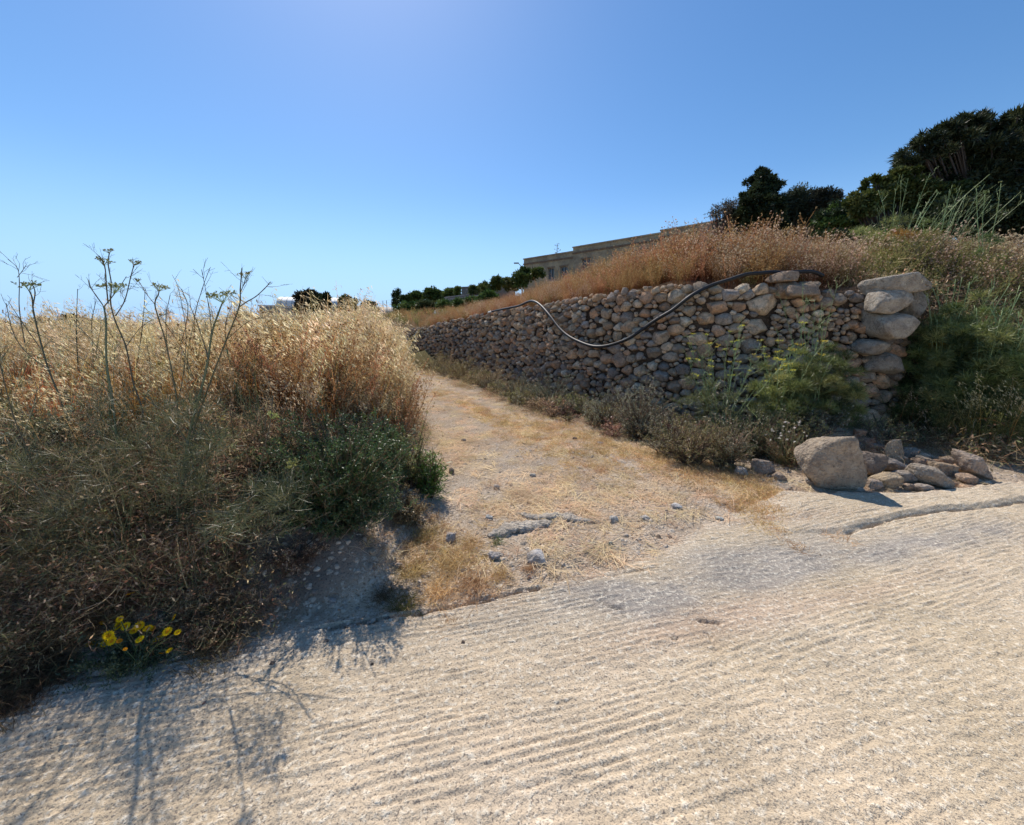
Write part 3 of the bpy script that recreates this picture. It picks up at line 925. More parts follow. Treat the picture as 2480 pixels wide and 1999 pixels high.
def shrub_parts(w, d, h, nleaf, leaf, cols, seed, twigs=70, twigcol=(.16, .11, .07), shape=.8, narrow=.42, lump=.35):
    """returns (stems, foliage): leaves cluster along twigs filling a lumpy mound"""
    global R
    keep = R; R = np.random.default_rng(seed)
    st = MB(); fo = MB()
    dr = rdir(twigs, .55); dr[:, 2] = np.abs(dr[:, 2]) + .05; dr = norm(dr)
    o = R.uniform(0, 50, 3)
    rr = 1 + lump * fbm(dr[:, 0] * 2 + o[0], dr[:, 1] * 2 + o[1], dr[:, 2] * 2 + o[2], o=2, seed=seed % 71)
    rr = rr * R.uniform(.6, 1.05, twigs)
    lat = 1 / np.maximum(np.linalg.norm(dr[:, :2], axis=1), .55)
    e = dr * np.array([w / 2, d / 2, h]) * rr[:, None]; e[:, :2] *= lat[:, None] ** .8 * 1.15
    t = np.linspace(0, 1, 5)
    root = np.c_[R.normal(size=(twigs, 2)) * w * .08, np.zeros(twigs)]
    mid = e * .5 + np.array([0, 0, h * .10]) + R.normal(size=e.shape) * w * .05
    pa = (root[:, None] * ((1 - t) ** 2)[:, None] + mid[:, None] * (2 * t * (1 - t))[:, None] + e[:, None] * (t ** 2)[:, None])
    tubes(st, pa, np.linspace(.007, .002, 5), np.array(twigcol), 3)
    # side shoots
    ns = twigs * 9
    i = R.integers(twigs, size=ns); u = R.uniform(.3, 1, ns); k = u * 4; k0 = np.minimum(k.astype(int), 3); fr = (k - k0)[:, None]
    s0 = pa[i, k0] * (1 - fr) + pa[i, k0 + 1] * fr
    dd = norm(rdir(ns, .35) + norm(e[i]) * .6) * R.uniform(.04, .14, (ns, 1)) * (w + h) * .5 * (leaf * 30) ** .3
    s1 = s0 + dd
    ribbons(st, np.stack([s0, (s0 + s1) / 2 + R.normal(size=s0.shape) * .01, s1], 1), np.array([.003, .0024, .0015]), np.array(twigcol) * 1.3)
    j = R.integers(ns, size=nleaf); q = s0[j] + (s1[j] - s0[j]) * R.uniform(.1, 1.05, (nleaf, 1)) + R.normal(size=(nleaf, 3)) * leaf * .4
    q[:, 2] = np.maximum(q[:, 2], .01)
    L = norm(norm(dd[j]) * .8 + rdir(nleaf, .2)) * leaf * R.uniform(.6, 1.3, (nleaf, 1))
    W = norm(np.cross(L, R.normal(size=L.shape))) * leaf * narrow * .5 * R.uniform(.7, 1.2, (nleaf, 1))
    cols = np.array(cols)
    pk = np.clip((fbm(q[:, 0] * 5, q[:, 1] * 5, q[:, 2] * 5, o=2, seed=seed % 53) * .5 + .5) * len(cols) + R.normal(size=nleaf) * .6, 0, len(cols) - 1).astype(int)
    diamonds(fo, q, L, W, cols[pk] * R.uniform(.7, 1.3, (nleaf, 1)))
    R = keep
    return st, fo

def frond_cloud(centers, rad, n_each, seed, cols, flat=.7, fil=.05, width=.0016):
    """feathery fennel leaves: hair fine threads in tufts"""
    global R
    keep = R; R = np.random.default_rng(seed)
    mb = MB()
    C = np.repeat(np.asarray(centers), n_each, 0); n = len(C)
    p = C + rdir(n) * (R.random((n, 1)) ** .6) * rad * np.array([1, 1, flat])
    cols = np.array(cols)
    out = norm(p - C + np.array([0, 0, rad * .4]))
    cc = cols[R.integers(len(cols), size=len(centers))].repeat(n_each, 0) * R.uniform(.7, 1.3, (n, 1))
    for k in range(3):
        d = norm(out + rdir(n) * .9)
        L = R.uniform(.5, 1.2, (n, 1)) * fil
        ribbons(mb, np.stack([p, p + d * L * .5 + R.normal(size=p.shape) * fil * .08, p + d * L], 1), np.array([width, width * .9, width * .4]), cc[:, None])
    R = keep
    return mb

def umbel(mb, p, r, seed, col, up=(0, 0, 1), rays=14, floret=1.0):
    rg = np.random.default_rng(seed)
    a = rg.uniform(0, 6.28, rays); q = np.sqrt(rg.random(rays)) * r
    up = norm(np.array(up, float) + rg.normal(size=3) * .15)
    x = norm(np.cross(up, [0, 1, .1])); y = np.cross(up, x)
    tip = p + up * r * .75 + x * (np.cos(a) * q)[:, None] + y * (np.sin(a) * q)[:, None] + up * (rg.normal(size=(rays, 1)) * r * .06)
    ribbons(mb, np.stack([np.broadcast_to(p, tip.shape), tip], 1), .0022, np.array([.20, .24, .08]))
    for k in range(4):
        m = rays
        L = norm(rg.normal(size=(m, 3)) + up * .6) * r * .22 * floret
        W = norm(np.cross(L, rg.normal(size=L.shape))) * r * .06 * floret
        diamonds(mb, tip + rg.normal(size=tip.shape) * r * .05, L, W, np.array(col) * rg.uniform(.7, 1.2, (m, 1)))

# ---------------------------------------------------------------- scattering by geometry nodes
def scatter(name, pts, rotz, scale, temps, mat, label, tilt=None, parent=None, **tags):
    """one object of copies placed on points; templates live outside the scene"""
    n = len(pts)
    if n == 0: return
    col = bpy.data.collections.new(name + '_kinds')
    for k, t in enumerate(temps):
        me = t if isinstance(t, bpy.types.Mesh) else t.mesh('%s_kind_%02d' % (name, k), mat)
        o = bpy.data.objects.new('%s_kind_%02d' % (name, k), me); col.objects.link(o)
    me = bpy.data.meshes.new(name)
    me.vertices.add(n); me.vertices.foreach_set('co', np.asarray(pts, np.float32).ravel())
    rot = np.c_[np.zeros((n, 2)), rotz] if tilt is None else np.c_[tilt, rotz]
    a = me.attributes.new('rot', 'FLOAT_VECTOR', 'POINT'); a.data.foreach_set('vector', rot.astype(np.float32).ravel())
    sc = np.asarray(scale, float)
    if sc.ndim < 2: sc = np.broadcast_to(sc.reshape(-1, 1), (n, 3))
    a = me.attributes.new('siz', 'FLOAT_VECTOR', 'POINT'); a.data.foreach_set('vector', sc.astype(np.float32).ravel())
    a = me.attributes.new('pick', 'INT', 'POINT'); a.data.foreach_set('value', R.integers(len(temps), size=n).astype(np.int32))
    ng = bpy.data.node_groups.new(name, 'GeometryNodeTree')
    ng.interface.new_socket('Geometry', in_out='INPUT', socket_type='NodeSocketGeometry')
    ng.interface.new_socket('Geometry', in_out='OUTPUT', socket_type='NodeSocketGeometry')
    gi = ng.nodes.new('NodeGroupInput'); go = ng.nodes.new('NodeGroupOutput')
    ip = ng.nodes.new('GeometryNodeInstanceOnPoints'); ci = ng.nodes.new('GeometryNodeCollectionInfo')
    ci.inputs['Collection'].default_value = col
    ci.inputs['Separate Children'].default_value = True; ci.inputs['Reset Children'].default_value = True
    def att(nm, ty):
        q = ng.nodes.new('GeometryNodeInputNamedAttribute'); q.data_type = ty; q.inputs[0].default_value = nm
        return [x for x in q.outputs if x.enabled][0]
    ng.links.new(gi.outputs[0], ip.inputs['Points']); ng.links.new(ci.outputs[0], ip.inputs['Instance'])
    ip.inputs['Pick Instance'].default_value = True
    ng.links.new(att('pick', 'INT'), ip.inputs['Instance Index'])
    er = ng.nodes.new('FunctionNodeEulerToRotation')
    ng.links.new(att('rot', 'FLOAT_VECTOR'), er.inputs[0]); ng.links.new(er.outputs[0], ip.inputs['Rotation'])
    ng.links.new(att('siz', 'FLOAT_VECTOR'), ip.inputs['Scale'])
    ng.links.new(ip.outputs[0], go.inputs[0])
    o = link(name, me, parent, kind='stuff', label=label, **tags)
    md = o.modifiers.new('scatter', 'NODES'); md.node_group = ng
    return o

def sample(n, x0, x1, y0, y1, cond, view=True, dens=None):
    x = R.uniform(x0, x1, n * 1); y = R.uniform(y0, y1, n)
    m = cond(x, y)
    if view: m &= (np.abs(x) < 1.5 * y + 1.2)
    x, y = x[m], y[m]
    return x, y, np.c_[x, y, hgt(x, y) - .01]

# ---------------------------------------------------------------- wild oats on the left bank
EXC = [(*hit(800, 1285)[:2], .50, .55), (*hit(905, 1180)[:2], .33, .5), (*hit(1038, 1205)[:2], .16, .4), (*hit(985, 1275)[:2], .2, .3), (*(hit(330, 1610)[:2] - [0, .16]), .30, .27)]
def free(x, y):
    m = np.ones(np.shape(x), bool)
    for a, b, ra, rb in EXC: m &= np.hypot((x - a) / ra, (y - b - .12) / rb) > 1
    return m
def bank_d(x, y): return np.minimum(TL(y) - x, (y - RE(x)))
oats = [oat_clump(13, .95, 100 + k) for k in range(7)]
oats_thin = [oat_clump(7, .9, 120 + k, .12, .9, 8) for k in range(5)]
oat_m = [o.mesh('oat_kind', M_DRY) for o in oats]; oat_t = [o.mesh('oat_thin_kind', M_DRY) for o in oats_thin]
def oatc(x, y):
    px, py = project(np.c_[x, y, np.full(len(x), 1.5)])
    d = bank_d(x, y) + .2 * fbm(x * 2, y * 2, seed=91)
    return (d > .55) & (y > 2.6)
parts_ = []
x, y, p = sample(5200, -7, -.2, 3.3, 7.5, lambda x, y: oatc(x, y) & free(x, y) & (bank_d(x, y) > .45) & (R.random(len(x)) < np.where(x < -2.2, .38 + .3 * fbm(x, y, seed=93), .95)))
k = R.random(len(p)) < .78; p = p[k]; x = x[k]; y = y[k]
parts_.append((p, R.uniform(.7, 1.1, len(p)) * np.where(y < 3.7, .8, 1) * np.where(x < -3, .84, 1.0) * (1 + .38 * fbm(x * 1.2, y * 1.2, o=3, seed=131)) * (.72 + .28 * sst(.3, 1.1, bank_d(x, y)))))
x, y, p = sample(6500, -22, -1.2, 7.5, 17, lambda x, y: (bank_d(x, y) > .2) & (wall_dist(x, y)[0] < -1.0))
parts_.append((p, R.uniform(.8, 1.1, len(p)) * np.where(x < -5, .80, 1.0)))
x, y, p = sample(6000, -60, -6, 17, 45, lambda x, y: (wall_dist(x, y)[0] < -1.0) | (x < -14))
parts_.append((p, R.uniform(.9, 1.2, len(p)) * .85))
pp_ = np.vstack([a for a, b in parts_]); ss_ = np.concatenate([b for a, b in parts_])
scatter('wild_oats', pp_, R.uniform(-.9, .9, len(pp_)), ss_, oat_m, M_DRY, 'tall straw coloured wild oats covering the bank left of the track', tilt=R.normal(size=(len(pp_), 2)) * .08)
x, y, p = sample(2600, -7, -.2, 3.0, 9, lambda x, y: oatc(x, y) & free(x, y) & (bank_d(x, y) > .3) & (wall_dist(x, y)[0] < -1.0))
p = p[R.random(len(p)) < .35]
tl_ = [oat_clump(3, 1.0, 140 + k, .10, 1.4, 2).mesh('o', M_DRY) for k in range(6)]
scatter('tall_oat_stalks', p, R.uniform(-.9, .9, len(p)), R.uniform(.95, 1.3, len(p)) * np.where(p[:, 0] < -3, .85, 1), tl_, M_DRY, 'single taller oat stalks standing above the rest of the oats', tilt=R.normal(size=(len(p), 2)) * .14)
# thinner oats and stubble on the near shoulder of the bank
x, y, p = sample(1800, -4.6, -.3, 2.2, 4.2, lambda x, y: (bank_d(x, y) > .35) & free(x, y))
p = p[R.random(len(p)) < .10]
scatter('sparse_oats', p, R.uniform(-.9, .9, len(p)), R.uniform(.45, .8, len(p)), oat_t, M_DRY, 'sparse dry oat stalks leaning over the front of the bank', tilt=R.normal(size=(len(p), 2)) * .18)

# matted dead growth all over the bank face
BR = [(.38, .22, .13), (.50, .32, .19), (.28, .19, .13), (.62, .48, .32), (.46, .37, .25), (.27, .29, .14)]
tg = [tangle(340, .14, .13, 200 + k, BR, .0021, .10) for k in range(6)]
tgm = [t.mesh('tangle_kind', M_DRY) for t in tg]
x, y, p = sample(4200, -6, 0, 1.0, 6, lambda x, y: (bank_d(x, y) > .05) & ((x < -1.35) | (bank_d(x, y) > .42)) & (R.random(len(x)) < sst(.1, .5, bank_d(x, y) + .25 * fbm(x * 3, y * 3, seed=95)) + .1 + .6 * (x < -1.25)))
keep_ = free(p[:, 0], p[:, 1])
p = p[keep_]; x = x[keep_]; y = y[keep_]
scatter('matted_dead_growth', p, R.uniform(0, 6.28, len(p)), R.uniform(.6, 1.15, len(p)) * (.8 + .25 * sst(.1, .6, bank_d(x, y))), tgm, M_DRY, 'dark brown mat of dead stalks and leaves on the shaded bank')
rustw = [dry_weed(14, .55, .2, 220 + k, (.26, .10, .035), (.42, .19, .07), (.36, .22, .11), .5, .008) for k in range(5)]
x, y, p = sample(1500, -6, -.2, 2.4, 6.5, lambda x, y: (bank_d(x, y) > .5) & free(x, y) & (fbm(x * .9, y * .9, seed=97) > -.15))
p = p[(p[:, 1] > 2.9) | (R.random(len(p)) < .25)]
scatter('rusty_undergrowth', p[:750], R.uniform(0, 6.28, len(p[:750])), R.uniform(.5, 1.0, len(p[:750])), rustw, M_DRY, 'rusty brown dried stems between the oats on the bank')

# ---------------------------------------------------------------- dried shrubs on the terrace above the wall
w1 = [dry_weed(15, 1.0, .42, 240 + k, (.22, .10, .05), (.39, .20, .09), (.50, .34, .18), .9, .019) for k in range(4)]
w2 = [dry_weed(15, 1.0, .45, 250 + k, (.17, .08, .045), (.30, .20, .12), (.62, .50, .36), 1.0, .021) for k in range(4)]
w3 = [dry_weed(18, .8, .4, 260 + k, (.13, .12, .05), (.25, .24, .09), (.42, .38, .16), .7, .012) for k in range(3)]
w1m = [m.mesh('w', M_DRY) for m in w1]; w2m = [m.mesh('w', M_DRY) for m in w2]; w3m = [m.mesh('w', M_DRY) for m in w3]
def terr(x, y, lo=.45):
    d, s = wall_dist(x, y)
    px, py = project(np.c_[x, y, hgt(x, y)])
    return (d > lo + .25 * sst(2, 5, x))
x, y, p = sample(5200, -7, 6.2, 5.5, 20, lambda x, y: terr(x, y) & (wall_dist(x, y)[0] < 7.5))
px, py = project(p)
pale = (fbm(x * .5, y * .5, seed=99) + (px - 1900) / 600) > R.normal(size=len(x)) * .25
rnd = R.random(len(x))
ds = wall_dist(x, y)[0]
hs = (.6 + .5 * sst(0.3, 2.0, ds)) * np.interp(px, [1000, 1250, 1450, 1600, 1800, 2100], [.5, .58, .74, .86, .88, 1.0]) * (1 + .35 * fbm(x * 1.1, y * 1.1, o=2, seed=121))
a = (~pale) & (rnd < .42)
ol = (rnd > .62) & (rnd < .68)
scatter('olive_dry_shrubs', p[ol], R.uniform(0, 6.28, ol.sum()), (R.uniform(.6, .9, len(x)) * hs)[ol], w3m, M_DRY, 'olive green patches among the dried shrubs above the wall')
scatter('rust_coloured_dry_shrubs', p[a], R.uniform(0, 6.28, a.sum()), (R.uniform(.75, 1.1, len(x)) * hs)[a], w1m, M_DRY, 'rust brown dried shrubs along the terrace above the stone wall')
b_ = (pale & (rnd < .6)) | ((~pale) & (rnd > .46) & (rnd < .56))
scatter('pale_headed_dry_shrubs', p[b_], R.uniform(0, 6.28, b_.sum()), (R.uniform(.75, 1.1, len(x)) * hs)[b_], w2m, M_DRY, 'dried shrubs with pale seed heads above the near end of the wall')
x, y, p = sample(1500, -4, -.3, 3.1, 6.5, lambda x, y: (bank_d(x, y) > .35) & (bank_d(x, y) < 1.7) & free(x, y))
p = p[:110]
scatter('rust_brown_weeds', p, R.uniform(0, 6.28, len(p)), R.uniform(.65, .92, len(p)), w1m, M_DRY, 'rust brown dried weeds mixed into the oats beside the track')
# right hand slope
x, y, p = sample(4400, 5.7, 15, 4.0, 13, lambda x, y: (y > 4.15 + .06 * (x - 6)) & ((x > 6.5) | (y < 5.3) | (wall_dist(x, y)[0] > .3)))
rnd = R.random(len(x)); k = (rnd < .25) & (y > 6.3)
scatter('pale_brush', p[k], R.uniform(0, 6.28, k.sum()), R.uniform(.7, 1.05, k.sum()), w2m, M_DRY, 'pale headed dry brush on the slope right of the wall')
k = (rnd > .25) & (rnd < .75)
scatter('olive_brush', p[k], R.uniform(0, 6.28, k.sum()), R.uniform(.6, 1.0, k.sum()), w3m, M_DRY, 'olive and brown brush covering the slope right of the wall')
k = (rnd > .7)
scatter('slope_litter', p[k], R.uniform(0, 6.28, k.sum()), R.uniform(1.0, 2.2, k.sum()), tgm, M_DRY, 'tangled dead stalks at the foot of the right hand slope')
# far dry grass and scrub on the hillside beyond
x, y, p = sample(3500, -16, 20, 18, 48, lambda x, y: (wall_dist(x, y)[0] > 1) & (x > -10 - .1 * y))
k = R.random(len(x)) < .4
scatter('far_dry_scrub', p[k], R.uniform(0, 6.28, k.sum()), R.uniform(.6, 1.0, k.sum()) * .9, w1m[:2] + w3m, M_DRY, 'mixed brown and olive scrub on the hillside beyond the terrace')

# ---------------------------------------------------------------- straw and gravel
stw = []
for k in range(5):
    mb = MB(); keep = R; R = np.random.default_rng(300 + k)
    n = 26; a = R.uniform(0, 6.28, n); l = R.uniform(.02, .09, n)
    c = np.c_[R.uniform(-.09, .09, (n, 2)), R.uniform(.002, .012, n)]
    d = np.c_[np.cos(a), np.sin(a), R.normal(size=n) * .08] * l[:, None]
    ribbons(mb, np.stack([c - d, c + R.normal(size=c.shape) * .004, c + d], 1), np.array([.0025, .003, .002]), cmix((.80, .68, .48), (.58, .43, .28), n)[:, None], side=np.array([0, 0, 1.]) + R.normal(size=(n, 1, 3)) * .3)
    R = keep; stw.append(mb.mesh('s', M_DRY))
def trackc(x, y): return (y > RE(x) + .0) & (bank_d(x, y) < .5) & (wall_dist(x, y)[0] < -.2) & (x < 6.5)
x, y, p = sample(9000, -3.5, 5, 2.1, 12, trackc)
k = R.random(len(x)) < np.clip(.38 + .8 * fbm(x * 1.2, y * 1.2, seed=103) + .25 * (x - (1.9 - .2 * y) > .6), .1, 1) * np.where(y > 6, .55, 1)
scatter('straw_litter', p[k] + [0, 0, .012], R.uniform(0, 6.28, k.sum()), R.uniform(.8, 1.5, k.sum()), stw, M_DRY, 'broken straw strewn over the stony track')
peb = []
for k in range(8):
    v, f = rock_verts(1, (1, .8, .55), 500 + k, 6, 9, .1); mb = MB(); mb.add(v * .5, f, np.array([.66, .56, .45]) * (.65 + .09 * k)); peb.append(mb.mesh('p', M_STONE if False else M_BOULDER, smooth=True))
x, y, p = sample(46000, -3.5, 6, 2.0, 10, lambda x, y: trackc(x, y) & (R.random(len(x)) < np.where(y > 5, .35, .9) * np.clip(.6 + 1.2 * fbm(x * 1.6, y * 1.6, seed=105), .1, 1)))
scatter('gravel', p, R.uniform(0, 6.28, len(x)), .010 + .055 * R.random(len(x)) ** 3.2, peb, M_BOULDER, 'small pale stones scattered over the track', tilt=R.normal(size=(len(x), 2)) * .4)
x, y, p = sample(15000, -3.2, .6, 1.3, 3.2, lambda x, y: (y > RE(x) - .06) & (y < RE(x) + .75) & (R.random(len(x)) < .9))
scatter('bank_foot_gravel', p, R.uniform(0, 6.28, len(x)), .007 + .045 * R.random(len(x)) ** 4, peb, M_BOULDER, 'grey gravel spilling down the shaded foot of the bank', tilt=R.normal(size=(len(x), 2)) * .4)
x, y, p = sample(1300, -3.2, 6, 1.0, 4.0, lambda x, y: (y < RE(x)) & (R.random(len(x)) < .12 + 1.2 * np.exp(-(RE(x) - y) / .12)))
scatter('road_grit', p + [0, 0, .008], R.uniform(0, 6.28, len(x)), .006 + .012 * R.random(len(x)) ** 3, peb, M_BOULDER, 'loose grit lying on the concrete road', tilt=R.normal(size=(len(x), 2)) * .4)
# ---------------------------------------------------------------- rocks lying about
def rock(px, py, hw, hh, label, col, group=None, lv=3, seed=None, depth=.8, Y=None, tiltx=0, name='rock', sink=.15, facets=8, rough=.11, p=30.0):
    """px, py is the foot of the rock in the photograph; half sizes in photo pixels"""
    b = hit(px, py) if Y is None else P(px, py, Y)
    if b[2] < gz(b[0], b[1]) - .01: b = hit(px, py)
    dep = b[1]
    W, H = hw / F * dep, hh / F * dep
    seed = seed or int(px * 7 + py)
    v, f = rock_verts(lv, (W, W * depth, H), seed, facets, p, rough)
    if tiltx: v[:, 2] += v[:, 0] * tiltx
    v[:, 2] += -v[:, 2].min() - sink * H
    mb = MB(); mb.add(v, f, np.array(col))
    o = mb.build(name, M_BOULDER)
    o.location = (b[0], b[1] + W * depth * .5, b[2])
    o['label'] = label; o['category'] = 'rock'
    if group: o['group'] = group
    return o
PL = (.43, .36, .28); PK = (.46, .30, .20); GY = (.30, .27, .245); DK = (.20, .165, .14)
gp = 'fallen stones heaped at the end of the wall'
rock(2018, 1184, 74, 76, 'big pale rounded boulder at the left of the stone heap', (.46, .37, .27), gp, 4, 23, .62, p=18, facets=9, sink=.12, rough=.11, tiltx=-.05)
rock(2112, 1157, 30, 34, 'brown boulder leaning behind the big pale boulder', (.28, .22, .17), gp, 3, Y=4.25)
rock(2164, 1132, 22, 38, 'upright flat slab standing on edge in the stone heap', (.47, .38, .27), gp, 3, Y=4.2, depth=.35, p=26)
rock(2082, 1072, 13, 15, 'small square reddish stone on top of the stone heap', (.48, .26, .15), gp, 3, Y=4.75, p=30, facets=2)
rock(2101, 1082, 19, 11, 'reddish chip wedged below the square red stone', (.46, .26, .17), gp, 2, Y=4.65)
rock(2122, 1090, 27, 10, 'thin flat stone lying across the top of the heap', (.36, .31, .27), gp, 3, Y=4.5, p=26)
rock(2081, 1098, 14, 15, 'dark grey stone behind the big boulder shoulder', DK, gp, 2, Y=4.55)
rock(2208, 1112, 21, 13, 'pale sloping stone right of the upright slab', PL, gp, 3, Y=4.45)
rock(2176, 1148, 36, 16, 'long grey stone below the upright slab', GY, gp, 3, Y=4.05)
rock(2196, 1174, 30, 17, 'grey wedge stone in the front row of the heap', (.33, .29, .25), gp, 3, 71)
rock(2155, 1184, 30, 20, 'tan rounded stone in the front row of the heap', (.47, .37, .25), gp, 3, 72)
rock(2119, 1189, 21, 15, 'small pink grey stone beside the big boulder', (.45, .36, .29), gp, 3, 73)
rock(2202, 1190, 11, 9, 'smallest round stone in front of the heap', (.45, .34, .26), gp, 2, 74)
rock(2238, 1192, 20, 10, 'low grey stone in front of the large wedge', (.40, .34, .29), gp, 3, 75)
rock(2264, 1182, 43, 26, 'large wedge shaped grey stone with a tan edge in the heap', (.40, .34, .27), gp, 4, 76, tiltx=-.25)
rock(2229, 1142, 17, 16, 'brown stone tucked behind the wedge stone', (.36, .25, .17), gp, 2, Y=4.1)
rock(2251, 1131, 18, 13, 'pale angular stone at the back of the heap', PL, gp, 3, Y=4.3)
rock(2291, 1155, 28, 18, 'tan cracked stone right of the wedge stone', (.42, .32, .22), gp, 3, Y=3.95)
rock(2345, 1174, 22, 11, 'flat reddish stone at the right end of the heap', (.46, .32, .22), gp, 3, 77)
rock(2325, 1163, 18, 9, 'small low stone beside the flat reddish one', (.40, .31, .24), gp, 2, 78)
rock(2365, 1164, 38, 27, 'large layered pale block at the right end of the heap', (.46, .36, .28), gp, 4, 79, tiltx=-.5, p=26)
rock(2150, 1105, 20, 12, 'dark brown stone in the middle of the heap', (.22, .17, .13), gp, 2, Y=4.45)
rock(2300, 1130, 22, 11, 'dusty brown stone at the back right of the heap', (.30, .23, .17), gp, 2, Y=4.35)
rock(1970, 1178, 14, 8, 'small grey chip left of the big boulder', (.40, .36, .31), gp, 2, 80)
rock(1852, 1150, 26, 20, 'pale stone at the foot of the dry weeds left of the heap', (.42, .34, .27), gp, 3, 81)
rock(1798, 1155, 14, 13, 'pale pointed stone half hidden by weeds left of the heap', (.46, .40, .33), gp, 2, 82)
rock(1890, 1165, 16, 9, 'low tan stone between the weeds and the big boulder', (.42, .32, .24), gp, 2, 83)
for q_, (px, py, hw, hh, lab) in enumerate([(2140, 1120, 13, 9, 'small grey stone in front of the upright slab'), (2186, 1122, 12, 9, 'small tan stone right of the upright slab'), (2220, 1165, 12, 8, 'small pink stone left of the wedge stone'),
    (2310, 1178, 10, 6, 'tiny pale stone in front of the tan cracked stone'), (2272, 1130, 14, 9, 'small brown stone behind the tan cracked stone'), (2170, 1188, 9, 6, 'tiny tan stone in the front row'), (2085, 1192, 10, 6, 'tiny grey chip at the foot of the big boulder'),
    (2330, 1145, 16, 10, 'small brown block left of the layered pale block'), (2240, 1118, 12, 9, 'small pale stone high at the back of the heap'), (2130, 1068, 14, 7, 'flat chip leaning near the square red stone'), (2400, 1180, 12, 6, 'small flat chip right of the layered pale block'), (2060, 1100, 12, 10, 'dark chip behind the top of the big boulder')]):
    rock(px, py, hw, hh, lab, stone_col(R) * .95, gp, 2, 860 + q_, facets=7)
# loose stones
g2 = 'loose stones on the road and bank foot'
for px, py, hw, hh, lab, c in [
    (1298, 1368, 34, 21, 'rough grey lump of concrete set in the track near the road', (.36, .34, .32)),
    (1197, 1358, 21, 14, 'dark grey stone beside the straw tuft', (.24, .22, .21)),
    (1091, 1312, 17, 20, 'pointed grey stone standing in the dry grass', (.33, .30, .28)),
    (1093, 1148, 10, 13, 'dark round stone at the edge of the green bush', (.17, .14, .12)),
    (692, 1421, 21, 16, 'pale round stone on the shaded bank foot', (.40, .33, .26)),
    (667, 1464, 18, 14, 'brown stone lying below the pale round one', (.28, .20, .15)),
    (590, 1434, 15, 13, 'small brown stone half buried in the bank', (.27, .19, .15)),
    (806, 1461, 12, 11, 'light grey stone in the shaded gravel', (.36, .33, .31)),
    (763, 1449, 11, 10, 'pinkish stone in the shaded gravel', (.34, .27, .23)),
    (904, 1348, 17, 14, 'tan stone poking out of the soil below the green bush', (.34, .25, .17)),
    (960, 1380, 18, 10, 'flat grey stone buried in the bank below the bush', (.28, .24, .21)),
    (238, 1640, 38, 33, 'grey boulder under the yellow daisies at the road edge', (.40, .37, .34)),
    (659, 1613, 10, 7, 'dark brown stone lying on the road', (.13, .085, .06)),
    (494, 1715, 8, 7, 'small brick red stone on the road', (.26, .085, .05)),
    (548, 1678, 7, 5, 'flat tan chip on the road below the branch shadow', (.38, .28, .2)),
    (330, 1674, 10, 7, 'pale chip on the road below the daisies', (.42, .34, .27)),
    (789, 1563, 9, 6, 'dark chip of stone at the shaded road edge', (.16, .12, .10)),
    (901, 1613, 6, 5, 'tiny dark stone in the middle of the grooved road', (.12, .09, .07)),
    (1122, 1559, 7, 4, 'tiny black stone on the road below the kerb crack', (.09, .07, .06)),
    (1282, 1407, 8, 7, 'small round brown stone on the road edge', (.36, .22, .15)),
    (1185, 1262, 14, 9, 'white stone left of the broken concrete lip', (.45, .41, .36)),
    (1487, 1268, 17, 12, 'rough grey stone right of the broken concrete lip', (.38, .35, .31)),
    (1563, 1262, 16, 9, 'crumbled grey stone further right on the track edge', (.38, .35, .31)),
    (1640, 1232, 20, 10, 'low rough patch of broken concrete on the track edge', (.36, .34, .32)),
    (1745, 1262, 12, 8, 'pale stone where the track meets the road', (.48, .42, .34)),
    (1480, 1322, 9, 9, 'rounded tan stone just above the road', (.45, .36, .27)),
    (1595, 1302, 8, 6, 'small dark stone just above the road', (.22, .17, .13)),
    (1622, 1306, 7, 6, 'small dark brown stone beside the small dark one', (.22, .15, .11)),
    (1202, 1183, 10, 8, 'pair stone lying in the middle of the track', (.36, .31, .27)),
    (1290, 1158, 11, 7, 'pale flat chip in the middle of the track', (.50, .42, .34)),
    (1123, 1072, 9, 7, 'dark pebble on the left wheel rut', (.20, .17, .15)),
    (1392, 1067, 8, 6, 'dark stone on the right wheel rut', (.14, .10, .08)),
    (1455, 1078, 12, 6, 'flat white stone near the weeds by the right rut', (.50, .45, .38)),
    (990, 982, 10, 7, 'dark stone in the dry grass left of the track', (.13, .09, .07)),
    (20, 1222, 16, 12, 'bluish grey stone deep in the weeds of the bank', (.34, .34, .35))]:
    rock(px, py, hw * .75, hh * .62, lab, np.minimum(np.array(c) * (1.6 if hw < 35 and py < 1450 and px > 900 else 1.1), .6), g2, 3 if hw > 12 else 2, sink=.35, rough=.12)

